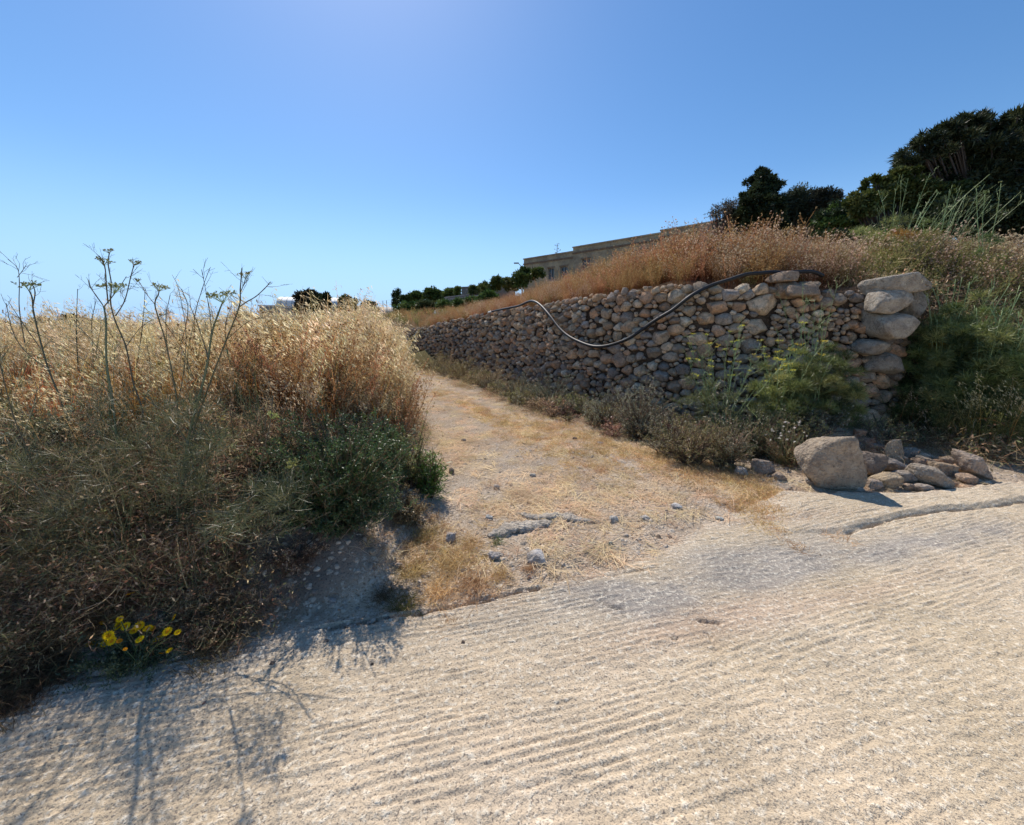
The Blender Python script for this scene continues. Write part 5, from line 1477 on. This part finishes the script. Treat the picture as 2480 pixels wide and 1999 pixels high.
# ---------------------------------------------------------------- fennel at the wall and on the right slope
FG = [(.15, .20, .06), (.21, .27, .08), (.11, .15, .045), (.30, .33, .11)]
FY = [(.34, .26, .04), (.42, .28, .04), (.2, .2, .05)]
def wild_fennel(label, base, Y, ptop, hw, stems, umb, seed, cols=FG, ucol=(.62, .55, .06), cloud=(.55, 1.0), nc=36, nfil=260, group='fennel plants by the wall and on the slope', lean=0.0, r=.007, dead=0.0):
    b = P(base[0], base[1], Y); b[2] = gz(b[0], b[1])
    t = thing(name := 'fennel_plant', label, 'plant', b, 0, group)
    rg_ = np.random.default_rng(seed)
    top = P(base[0], ptop, Y)[2] - b[2]; W = hw / F * Y
    for k in range(stems):
        u = rg_.uniform(-1, 1); hh = top * rg_.uniform(.7, 1.05)
        e = np.array([u * W * .9 + lean * hh, rg_.normal() * W * .4, hh])
        q = np.array([[rg_.normal() * .03, rg_.normal() * .03, -.03], e * [.35, .35, .4], e * [.7, .7, .75] + rg_.normal(size=3) * .02, e])
        mb = MB(); q2 = polystalk(mb, q, r * rg_.uniform(.8, 1.2), r * .35, np.array([.26, .34, .15]) if rg_.random() > dead else (.24, .2, .12), 4)
        fine_twigs(mb, q2, 6, .20, .0032, (.24, .30, .13), seed + k, .35, 1.3)
        mb.build('stem', M_STEM, t)
        for j in range(umb):
            mb = MB(); c = q2[-1 - j * 3] + rg_.normal(size=3) * (.05 if j else 0); umbel(mb, c, rg_.uniform(.03, .05), seed + 9 * k + j, ucol, rays=12, floret=1.4); mb.build('umbel', M_GREEN, t)
    cs = []
    for k in range(int(nc * 1.7)):
        a = rg_.uniform(0, 6.28); q_ = math.sqrt(rg_.random()); z = rg_.uniform(cloud[0] * .15, cloud[0])
        cs.append([math.cos(a) * q_ * W, math.sin(a) * q_ * W * .7, top * z * rg_.uniform(.7, 1.15) * (1.1 - .35 * q_ * q_)])
    frond_cloud(cs, W * .15, int(nfil * .22), seed, cols, fil=.09, width=.0048).build('foliage', M_GREEN, t)
    return t
wild_fennel('feathery green fennel against the wall below the rubble patch', (1960, 1080), 5.0, 800, 95, 7, 0, 900, nc=60, cloud=(.75, 1), nfil=330)
wild_fennel('yellow flowering fennel with many small umbels before the wall', (1740, 1120), 4.9, 800, 110, 15, 2, 910, cols=[(.10, .12, .05), (.13, .15, .06)], nc=22, cloud=(.6, 1), nfil=160, r=.004)
wild_fennel('smaller yellow flowering fennel nearer the pillar', (1870, 1110), 4.85, 800, 75, 9, 2, 915, nc=26, cloud=(.7, 1), nfil=220, r=.004)
wild_fennel('thin fennel stems rising beside the rubble patch', (1950, 1070), 5.05, 700, 90, 8, 0, 920, nc=0 + 10, nfil=60, cloud=(.5, 1), r=.005)
wild_fennel('dense green fennel right of the end pillar', (2260, 1060), 5.3, 680, 85, 16, 0, 930, r=.010, nc=80, cloud=(.86, 1), nfil=330, lean=.02)
wild_fennel('large leafy fennel in the middle of the right slope', (2350, 1090), 4.9, 690, 110, 20, 0, 940, r=.010, nc=100, cloud=(.84, 1), nfil=330, lean=.05)
wild_fennel('rightmost fennel reaching out of view', (2470, 1130), 4.6, 720, 110, 15, 0, 950, r=.009, nc=90, cloud=(.8, 1), nfil=300, lean=.05)
wild_fennel('yellowing fennel low behind the right slope plants', (2290, 1010), 5.5, 800, 80, 4, 0, 960, cols=FY + FG[:1], nc=26, nfil=200, cloud=(.9, 1))
wild_fennel('tall fennel with yellow foliage above the pillar boulders', (2160, 620), 7.2, 440, 95, 12, 0, 970, cols=FY + FG, nc=46, nfil=300, cloud=(.62, 1), lean=.15)
wild_fennel('green fennel leaning right above the pillar', (2260, 640), 7.4, 450, 80, 14, 0, 980, nc=40, nfil=260, cloud=(.6, 1), lean=.35)
wild_fennel('single tall fennel stalk with forked top on the upper slope', (2365, 760), 6.6, 430, 40, 3, 1, 990, nc=18, nfil=160, cloud=(.45, 1), r=.009, ucol=(.25, .3, .1))
# oats and broken stalks on the right
for px, py, Y, s, lab, sd in [(2330, 1130, 4.5, 1.0, 'golden oat stalks leaning at the foot of the right slope', 1), (2440, 1120, 4.3, 1.15, 'oat stalks with hanging heads at the right edge', 2), (2170, 1110, 4.9, .75, 'thin oat stalk leaning over the dark hollow by the wall', 3), (1720, 1000, 5.3, 1.2, 'pale dry oat stalk standing against the wall', 4)]:
    b = P(px, py, Y); b[2] = gz(b[0], b[1])
    o = oat_clump(9 if sd < 3 else 3, .95, 1100 + sd, .09, 1.3, 8).build('oat_tuft', M_DRY); o.location = tuple(b); o.scale = (s,) * 3; o['label'] = lab; o['category'] = 'grass tuft'; o['group'] = 'oat tufts near the wall'

# ---------------------------------------------------------------- trees
def tree(label, Y, foot, blobs, cols, nleaf, leaf, seed, name='tree', cat='tree', group=None, trunk_r=.16, trunk_px=None, up=.2, narrow=.5, clump=.22, mat=None, bare=0, depth=.8, limbs=True):
    """blobs: (px, py, half width px, half height px) of the crown masses at distance Y"""
    global R
    keep = R; R = np.random.default_rng(seed)
    b = P(foot[0], foot[1], Y); g = gz(b[0], b[1]); b[2] = g
    t = thing(name, label, cat, b, 0, group)
    fo = MB(); tr = MB()
    A_ = np.array([q[2] * q[3] for q in blobs], float); A_ /= A_.sum()
    cols = np.array(cols)
    cen = []
    for (px, py, hw, hh), sh in zip(blobs, A_):
        c = P(px, py, Y + R.normal() * .02 * Y) - b; w = hw / F * Y; h = hh / F * Y
        cen.append((c, w, h))
        nc = max(int(sh * (60 + nleaf / 160)), 6)
        d = rdir(nc, .25); rad = R.random(nc) ** .45
        q = c + d * np.array([w, w * depth, h]) * rad[:, None] * R.uniform(.8, 1.1, (nc, 1))
        cr = (w + h) * clump * R.uniform(.5, 1.2, nc)
        n = int(nleaf * sh / nc) + 1
        i = np.repeat(np.arange(nc), n)
        dl_ = rdir(len(i)); rl = R.random(len(i)) ** .5
        pos = q[i] + dl_ * (cr[i] * rl)[:, None] * np.array([1, 1, .62])
        L = norm(dl_ * .7 + rdir(len(i), up) + norm(pos - c) * .5) * leaf * R.uniform(.6, 1.4, (len(i), 1))
        Wd = norm(np.cross(L, R.normal(size=L.shape))) * leaf * narrow * .5
        ci = cols[R.integers(len(cols), size=nc)]
        diamonds(fo, pos, L, Wd, ci[i] * R.uniform(.65, 1.3, (len(i), 1)))
        if limbs:
            for k in range(min(nc, 14)):
                s0 = np.array([0, 0, .1]) + (c * [.5, .5, .35]) * R.uniform(.4, 1); e = q[k]
                tubes(tr, np.array([s0, (s0 + e) / 2 + R.normal(size=3) * .1 * w, e])[None], [[trunk_r * .35, trunk_r * .2, trunk_r * .08]], (.075, .06, .05), 5)
    if limbs:
        c0 = cen[0][0]
        q = catmull(np.array([[0, 0, -.2], c0 * [.3, .3, .35], c0 * [.7, .7, .7], c0]), 5)
        tubes(tr, q[None], np.linspace(trunk_r, trunk_r * .35, len(q))[None], (.085, .065, .05), 8)
        tr.build('trunk', M_STEM, t)
    fo.build('crown', mat or M_DARK, t)
    R = keep
    return t
TD = [(.030, .042, .018), (.045, .062, .024), (.07, .085, .035)]
TO = [(.05, .06, .035), (.075, .085, .05), (.10, .11, .07)]
TG = [(.06, .09, .022), (.10, .14, .035), (.14, .17, .05)]
tree('broad dark cypress tree with layered spreading branches at the top right', 14.5, (2420, 600), [(2390, 330, 90, 34), (2300, 372, 105, 30), (2420, 400, 130, 40), (2255, 415, 75, 28), (2400, 460, 120, 40), (2480, 350, 90, 60), (2360, 296, 38, 16), (2470, 300, 40, 20), (2210, 395, 30, 10), (2290, 335, 50, 14), (2540, 420, 120, 120), (2330, 440, 80, 30), (2228, 352, 22, 7), (2262, 322, 24, 8), (2315, 308, 22, 8), (2385, 284, 12, 9), (2402, 288, 12, 7), (2435, 305, 16, 9), (2190, 372, 18, 6), (2250, 345, 26, 8), (2460, 282, 14, 9)],
     [(.024, .032, .016), (.038, .048, .02), (.06, .07, .032)], 70000, .22, 1201, up=.7, narrow=.2, trunk_r=.22, clump=.13)
tree('leafy green tree sloping down left of the dark cypress', 13.5, (2180, 600), [(2200, 470, 60, 40), (2140, 480, 45, 36), (2240, 500, 80, 40), (2090, 500, 38, 30), (2180, 430, 40, 18), (2290, 500, 60, 40), (2120, 445, 24, 14)], TG, 34000, .12, 1202, narrow=.55, clump=.2)
tree('dark evergreen hedge under the cypress at the right edge', 12.5, (2400, 620), [(2320, 530, 80, 40), (2420, 520, 90, 45), (2500, 520, 80, 60), (2250, 550, 60, 28), (2380, 490, 60, 30)], TD, 30000, .10, 1203, name='hedge', cat='hedge', limbs=False)
tree('small dark pine standing alone above the dry shrubs', 20, (1838, 600), [(1845, 424, 17, 12), (1842, 440, 30, 13), (1846, 455, 38, 13), (1838, 474, 42, 15), (1842, 495, 48, 16), (1832, 520, 56, 22), (1840, 550, 60, 22), (1850, 465, 26, 40)], TD, 42000, .17, 1204, up=.2, narrow=.34, clump=.17, trunk_r=.18)
tree('grey green olive tree right of the small pine', 20, (1930, 600), [(1925, 490, 42, 34), (1900, 520, 40, 26), (1955, 520, 40, 28)], TO, 20000, .13, 1205, narrow=.35)
tree('second grey olive tree with a rounder crown', 19.5, (1990, 600), [(1995, 488, 32, 30), (1985, 520, 40, 26)], [(.055, .06, .04), (.08, .08, .055), (.06, .055, .04)], 14000, .13, 1206, narrow=.35)
tree('low green shrub between the olive trees and the leafy tree', 17, (2040, 600), [(2045, 515, 35, 26), (2010, 540, 40, 24), (2070, 540, 40, 28)], TG[:2] + TD[:1], 12000, .12, 1207, name='shrub', cat='bush', limbs=False)
tree('thin brown twiggy tree left of the small pine', 20.5, (1760, 600), [(1755, 512, 30, 20), (1780, 500, 24, 16), (1735, 520, 20, 14)], [(.10, .08, .055), (.07, .06, .04)], 2600, .12, 1208, narrow=.25, clump=.3)
tree('low dark hedge showing between the dry shrubs and the olive trees', 12.5, (2100, 620), [(2010, 580, 46, 18), (2080, 578, 46, 20), (2160, 578, 55, 22), (2240, 580, 50, 22)], TD + TG[:1], 16000, .09, 1209, name='hedge', cat='hedge', limbs=False)
# hillside hedges, far
tree('dark green shrub at the left corner of the stone building', 36, (1275, 700), [(1275, 668, 22, 16), (1300, 662, 20, 10), (1262, 680, 16, 16)], TG, 5000, .28, 1210, name='shrub', cat='bush', limbs=False, group='shrubs on the far hillside')
for i, (lab, Y, bl, c) in enumerate([
    ('row of tall green oleander shrubs above the terraced steps', 50, [(1175, 697, 20, 13), (1205, 690, 18, 16), (1235, 692, 18, 15), (1150, 703, 14, 9), (1222, 682, 8, 10), (1255, 690, 14, 14)], TG),
    ('rounded bright green shrub below the terraced steps', 42, [(1185, 722, 17, 17), (1165, 732, 16, 12)], TG),
    ('domed dark green tree on the far hillside', 55, [(1048, 716, 19, 16), (1065, 720, 14, 12)], TG[:2]),
    ('clipped green hedge right of the domed tree', 54, [(1090, 716, 16, 14), (1108, 710, 4, 15)], TG[:2]),
    ('green hedge left of the domed tree', 56, [(1010, 722, 22, 11), (985, 728, 18, 10)], TG[:2]),
    ('round dark bush in front of the green hillside scrub', 40, [(1030, 747, 18, 16)], TD[1:]),
    ('long band of green scrub across the hillside', 44, [(1000, 745, 34, 10), (1080, 740, 30, 10), (1120, 736, 30, 10), (1140, 732, 20, 10), (970, 752, 26, 9)], TG)]):
    tree(lab, Y, (bl[0][0], 770), bl, c, 6500, .30 * Y / 45, 1220 + i, name='shrub', cat='bush', limbs=False, group='shrubs on the far hillside')
tree('pair of thin dark cypresses on the skyline', 58, (958, 760), [(956, 722, 4, 17), (964, 716, 4, 18), (958, 735, 8, 10)], TD, 2500, .3, 1230, up=1.5, narrow=.3, name='cypress', limbs=False)
g5 = 'dark trees round the vaulted building'
tree('spreading dark tree hiding the end of the vaulted roof', 46, (750, 800), [(742, 722, 24, 16), (755, 745, 30, 18), (728, 745, 18, 14), (765, 720, 14, 10), (750, 768, 34, 16)], [(.03, .025, .018), (.04, .035, .02), (.025, .03, .016)], 9000, .35, 1231, group=g5)
tree('taller of the two dark cypresses beside the vaulted building', 45, (788, 800), [(789, 728, 8, 16), (789, 755, 12, 20)], TD[:2], 3500, .3, 1232, up=1.2, name='cypress', group=g5, limbs=False)
tree('shorter dark cypress between the tree and the tall cypress', 45, (776, 800), [(778, 730, 7, 14), (774, 755, 12, 20)], TD[:2], 3000, .3, 1233, up=1.2, name='cypress', group=g5, limbs=False)
tree('bushy green tree in front of the long low roof', 44, (841, 800), [(842, 738, 18, 16), (840, 755, 22, 12)], TD[1:] + TG[:1], 5000, .32, 1234, group=g5)
tree('small feathery green tree right of the bushy one', 44, (893, 800), [(893, 745, 16, 12), (895, 757, 20, 10)], TG[:2] + TD[1:], 3500, .3, 1235, group=g5)
g6 = 'dark trees along the left horizon'
for i, (lab, px, py, hw, hh) in enumerate([('small round tree on the horizon left of the vaulted building', 585, 768, 20, 12), ('low dark bush at the foot of the small round tree', 600, 790, 24, 8), ('widest dark tree on the left horizon', 176, 775, 22, 10), ('dark tree sinking behind the oats right of the widest tree', 205, 783, 18, 8),
    ('low dark tree at the left behind the first fennel', 103, 779, 18, 9), ('dark bush at the left edge of the horizon', 5, 788, 12, 7), ('flat dark tree on the horizon between fennel stems', 245, 786, 20, 6), ('faint low tree on the horizon left of the stout trunk', 415, 792, 18, 5), ('small tree between the round tree and the vaulted building', 640, 790, 16, 8)]):
    tree(lab, 60, (px, 800), [(px, py, hw, hh), (px + hw * .3, py + hh * .5, hw * 1.2, hh * .7)], TD, 3200, .36, 1240 + i, group=g6, trunk_r=.12)

# ---------------------------------------------------------------- buildings
M_LIME = rockmat('building_stone', .12, .25, .3)
M_DARKW = plainmat('window_glass', (.02, .025, .035), .12, .2, 3, 0, .6)
M_ROOFW = plainmat('vault_sheet', (.72, .71, .68), .55, .12, .8)
M_CONC = plainmat('grey_render', (.30, .29, .28), .8, .2, .7)
def bbox(name, x0, x1, y0, y1, z0, z1, mat, parent, col=(.34, .28, .20)):
    mb = MB(); box(mb, x0, x1, y0, y1, z0, z1, col); return mb.build(name, mat, parent, smooth=False)
bd = thing('stone_building', 'long flat roofed honey stone building rising behind the dry shrubs', 'building', (1.35, 45, 3.6))
bd.rotation_euler = (0, 0, math.atan2(-1.0, 1.15))
def zt(z): return z - 3.6
L1, L2, L3 = 6.75, 15.85, 27.0
T1, T2, T3 = 9.55, 9.95, 10.15
holes = [(3.9, .8, T1 - 2.75, T1 - 1.35), (5.6, .9, T1 - 2.3, T1 - 1.35), (8.3, .95, T2 - 2.4, T2 - 1.30), (13.6, 2.4, T2 - 1.75, T2 - 1.25), (18.6, .9, T3 - 2.3, T3 - 1.3), (23, .9, T3 - 2.3, T3 - 1.3)]
# front wall (y = 0 in the building's frame) assembled round the openings in courses
def wall_panel(x0, x1, top, yf, hs):
    mb = MB(); xs_ = sorted({x0, x1} | {h[0] - h[1] / 2 for h in hs} | {h[0] + h[1] / 2 for h in hs})
    for a, b2 in zip(xs_[:-1], xs_[1:]):
        hh = [h for h in hs if h[0] - h[1] / 2 <= (a + b2) / 2 <= h[0] + h[1] / 2]
        if hh:
            box(mb, a, b2, yf, yf + .35, zt(2.5), zt(hh[0][2]), (.50, .40, .26)); box(mb, a, b2, yf, yf + .35, zt(hh[0][3]), zt(top), (.50, .40, .26))
        else: box(mb, a, b2, yf, yf + .35, zt(2.5), zt(top), (.50, .40, .26))
    return mb.build('wall', M_LIME, bd, smooth=False)
wall_panel(0, L1, T1, .06, holes[:2]); wall_panel(L1, L2, T2, 0, holes[2:4]); wall_panel(L2, L3, T3, -.03, holes[4:])
bbox('wall', .002, .35, .41, 9, zt(2.5), zt(T1), M_LIME, bd, (.50, .40, .26))
for a, b2, T, yf in ((0, L1, T1, .06), (L1, L2, T2, 0), (L2, L3, T3, -.03)):
    bbox('parapet', a - .06, b2 + .06 if b2 == L3 else b2 - .003, yf - .10, yf + .4, zt(T) + .003, zt(T) + .12, M_LIME, bd, (.55, .46, .33))
    bbox('string_course', a - .05, b2 - .004, yf - .08, yf - .003, zt(T) - .62, zt(T) - .45, M_LIME, bd, (.25, .16, .10))
    bbox('roof', a + .01, b2 - .01, yf + .41, 9, zt(T) - .3, zt(T) - .2, M_CONC, bd, (.3, .3, .28))
for i, (c, w, z0, z1) in enumerate(holes):
    yf = .06 if i < 2 else (0 if i < 4 else -.03)
    wn_ = bbox('window_frame', c - w / 2 + .003, c + w / 2 - .003, yf + .16, yf + .22, zt(z0) + .003, zt(z0) + .08, M_CONC, bd)
    mb = MB(); W2 = w / 2 - .003
    for a, b2, q0, q1 in ((c - W2, c - W2 + .07, z0, z1), (c + W2 - .07, c + W2, z0, z1), (c - .03, c + .03, z0 + .08, z1 - .07), (c - W2, c + W2, z1 - .07, z1 - .003)):
        box(mb, a, b2, yf + .15, yf + .21, zt(q0), zt(q1), (.4, .38, .34))
    mb.build('window_bars', M_CONC, wn_, smooth=False)
    bbox('pane', c - w / 2 + .05, c + w / 2 - .05, yf + .225, yf + .235, zt(z0) + .05, zt(z1) - .04, M_DARKW, wn_)
    bbox('lintel', c - w / 2 - .12, c + w / 2 + .12, yf - .04, yf - .003, zt(z1), zt(z1) + .16, M_LIME, bd, (.28, .20, .13))
# street lamp near the building corner
sl = thing('street_lamp', 'thin street lamp beside the corner of the stone building', 'lamp', (P(1265, 650, 43)[0], 43, gz(P(1265, 650, 43)[0], 43)))
zt_ = P(1265, 648, 43)[2] - sl.location.z
mb = MB(); tubes(mb, np.array([[0, 0, 0], [0, 0, zt_]])[None], [[.09, .06]], (.2, .2, .2), 8, True); mb.build('pole', M_CONC, sl)
mb = MB(); tubes(mb, np.array([[0, 0, zt_ - .2], [-.2, 0, zt_ + .2], [-.45, 0, zt_ + .45]])[None], .04, (.2, .2, .2), 6); mb.build('arm', M_CONC, sl)
bbox('lamp_head', -.95, -.4, -.1, .1, zt_ + .4, zt_ + .52, M_CONC, sl)
# agave spike above the roof
ag = thing('agave_spike', 'tall dry agave flower spike above the building roof', 'plant', (P(1349, 620, 48)[0], 48, gz(P(1349, 620, 48)[0], 48)))
za = P(1349, 590, 48)[2] - ag.location.z
mb = MB(); tubes(mb, np.array([[0, 0, 0], [0, 0, za]])[None], [[.09, .03]], (.16, .13, .08), 6); mb.build('stem', M_STEM, ag)
mb = MB()
for k in range(13):
    z = za - .15 - k * .17; a = k * 2.4; l = .25 + .03 * k
    ribbons(mb, np.array([[[0, 0, z], [math.cos(a) * l, math.sin(a) * l, z + .12]]]), .03, np.array([.16, .13, .08]))
    for j in range(5): diamonds(mb, np.array([[math.cos(a) * l, math.sin(a) * l, z + .12]]), rdir(1, .5) * .14, rdir(1) * .05, (.2, .17, .1))
mb.build('flower_clusters', M_STEM, ag, kind='stuff')
# low building and terraced retaining walls on the hillside
xl = P(1118, 700, 58)[0]; xr = P(1215, 690, 58)[0]
lb = thing('low_building', 'low grey stone building half hidden by oleanders', 'building', (xl, 58, 4.6), math.radians(-14))
bbox('wall', 0, 7.5, 0, 4, 0, P(1118, 697, 58)[2] - 4.6, M_LIME, lb, (.26, .24, .22)); bbox('roof', -.1, 7.6, -.12, 4.1, P(1118, 697, 58)[2] - 4.597, P(1118, 695, 58)[2] - 4.6, M_CONC, lb)
for i, (py0, py1, lab) in enumerate([(722, 708, 'uppermost grey terrace wall below the low building'), (727, 713, 'middle grey terrace wall on the hillside'), (732, 718, 'lowest grey terrace wall on the hillside')]):
    Y0 = 52 - i * 2; a = P(1076 + i * 4, py0, Y0); b2 = P(1192, py1, Y0 - 5)
    tw = thing('terrace_wall', lab, 'wall', a - [0, 0, 1.4], math.atan2(b2[1] - a[1], b2[0] - a[0]), 'terrace walls on the far hillside')
    Lw = math.hypot(b2[0] - a[0], b2[1] - a[1]); dz_ = b2[2] - a[2]
    mb = MB(); v = np.array([(0, 0, 0), (Lw, 0, dz_), (Lw, .4, dz_), (0, .4, 0), (0, 0, 1.4), (Lw, 0, 1.4 + dz_), (Lw, .4, 1.4 + dz_), (0, .4, 1.4)])
    mb.add(v, [(0, 3, 2, 1), (4, 5, 6, 7), (0, 1, 5, 4), (1, 2, 6, 5), (2, 3, 7, 6), (3, 0, 4, 7)], (.24, .22, .21)); mb.build('masonry', M_LIME, tw, smooth=False)
    mb = MB(); mb.add(v * [1, 1, 0] + [0, -.05, 0] + np.where(np.arange(8)[:, None] < 4, 1.403, 1.52) * [0, 0, 1] + (v[:, :1] / Lw * dz_) * [0, 0, 1], [(0, 3, 2, 1), (4, 5, 6, 7), (0, 1, 5, 4), (1, 2, 6, 5), (2, 3, 7, 6), (3, 0, 4, 7)], (.42, .40, .37)); mb.build('coping', M_LIME, tw, smooth=False)
# vaulted building, far left of the wall
a0 = P(672, 742, 52); vb = thing('vaulted_building', 'grey building with a white barrel vault roof behind the oats', 'building', (a0[0], 52, 0), math.radians(14))
eave = a0[2]; apex = P(672, 716, 52)[2]
bw, bl_ = 5.2, 7.6
mb = MB(); n = 17; a = np.linspace(0, math.pi, n); hh = apex - eave
yy_ = bw / 2 - np.cos(a) * bw / 2; zz_ = eave + np.sin(a) ** .8 * hh
v = np.array([[x_, y_, z_] for x_ in np.linspace(-.15, bl_, 12) for y_, z_ in zip(yy_, zz_)]); idx = np.arange(len(v)).reshape(12, n)
f = np.stack([idx[:-1, :-1], idx[:-1, 1:], idx[1:, 1:], idx[1:, :-1]], -1).reshape(-1, 4)
v2 = v.copy(); v2[:, 2] -= .18; v2[:, 1] = bw / 2 + (v2[:, 1] - bw / 2) * .96
mb.add(v, f, (.7, .7, .68)); mb.add(v2, f[:, ::-1], (.7, .7, .68))
rim = np.stack([idx[0, :-1], idx[0, 1:], idx[0, 1:] + len(v), idx[0, :-1] + len(v)], -1); mb.add(np.vstack([v, v2]), rim, (.7, .7, .68))
mb.build('vault_roof', M_ROOFW, vb)
rb = MB()
for x_ in np.linspace(.4, bl_ - .3, 11):
    tubes(rb, np.c_[np.full(n, x_), bw / 2 + (yy_ - bw / 2) * 1.01, zz_ + .015][None], .025, (.4, .4, .4), 4)
rb.build('roof_ribs', M_CONC, vb, kind='stuff')
bbox('wall', 0, bl_, .12, bw - .1, -1, eave - .19, M_CONC, vb, (.2, .2, .2))
# arched end wall; dark panel painted as the shadow inside the arch opening
mb = MB(); ar = np.vstack([np.c_[yy_ * .95 + .13, zz_ - .2], [[bw - .13, 0], [.13, 0]]]); k = len(ar)
mb.add(np.c_[np.full(k, -.004), ar], [list(range(k))], (.5, .49, .46)); mb.build('end_wall', M_CONC, vb, smooth=False)
mb = MB(); da = np.linspace(0, math.pi, 11); dr_ = np.vstack([np.c_[bw * .5 - np.cos(da) * 1.3, eave - .6 + np.sin(da) * 1.1], [[bw * .5 + 1.3, 0], [bw * .5 - 1.3, 0]]]); k = len(dr_)
mb.add(np.vstack([np.c_[np.full(k, -.09), dr_], np.c_[np.full(k, -.008), dr_]]), [list(range(k))], (.05, .05, .06))
mb.add(np.vstack([np.c_[np.full(k, -.09), dr_], np.c_[np.full(k, -.008), dr_]]), [(i, (i + 1) % k, k + (i + 1) % k, k + i) for i in range(k)], (.05, .05, .06)); mb.build('arch_shadow_panel', M_DARKW, vb, smooth=False)
bbox('side_block', -2.6, -.02, bw * .2, bw + 1.2, -1, P(655, 742, 52)[2], M_CONC, vb, (.3, .3, .28))
bbox('block_coping', -2.7, -.02, bw * .2 - .1, bw + 1.3, P(655, 742, 52)[2] + .003, P(655, 742, 52)[2] + .2, M_ROOFW, vb)
# long low pale roof behind the trees
a0 = P(790, 733, 62); b0 = P(1040, 750, 72)
lr = thing('long_shed', 'long low shed with a pale curved roof behind the dark trees', 'building', (a0[0], 62, 0), math.atan2(10, b0[0] - a0[0]))
Ls = math.hypot(10, b0[0] - a0[0]); mb = MB(); n2 = 9; a = np.linspace(0, math.pi, n2); He = a0[2]
v = np.array([[x_, 3 - np.cos(a_) * 3, He * (1 - .08 * x_ / Ls) - 1.6 + math.sin(a_) * 1.6] for x_ in np.linspace(0, Ls, 10) for a_ in a]); idx = np.arange(len(v)).reshape(10, n2)
mb.add(v, np.stack([idx[:-1, :-1], idx[:-1, 1:], idx[1:, 1:], idx[1:, :-1]], -1).reshape(-1, 4), (.6, .58, .54)); mb.build('roof', plainmat('shed_roof', (.42, .38, .33), .8, .15, .5), lr)
bbox('wall', .05, Ls - .05, .1, 5.9, -1, He * .92 - 1.62, M_CONC, lr)
# wire fence posts on the skyline
M_POST = plainmat('fence_metal', (.12, .12, .12), .6, .1)
for j, (pts_, lab) in enumerate([([(806, 722), (828, 716), (836, 716)], 'wire fence on thin posts between the cypresses and the bushy tree'), ([(910, 732), (927, 729), (936, 728), (948, 727)], 'wire fence on thin posts left of the skyline cypresses')]):
    b = P(pts_[0][0], 760, 56); fe = thing('wire_fence', lab, 'fence', (b[0], 56, 2.2), 0, 'wire fences on the skyline')
    tops = [P(a_, c_, 56) - np.array(fe.location) for a_, c_ in pts_]
    for q in tops:
        mb = MB(); tubes(mb, np.array([[q[0], 0, -.5], [q[0], 0, q[2]]])[None], .045, (.1, .1, .1), 5, True); mb.build('post', M_POST, fe)
    mb = MB()
    for fr in np.linspace(.1, 1, 7):
        tubes(mb, np.array([[q[0], 0, q[2] - 2.2 * (1 - fr)] for q in tops])[None], .008, (.3, .32, .35), 3)
    mb.build('wire', M_POST, fe)
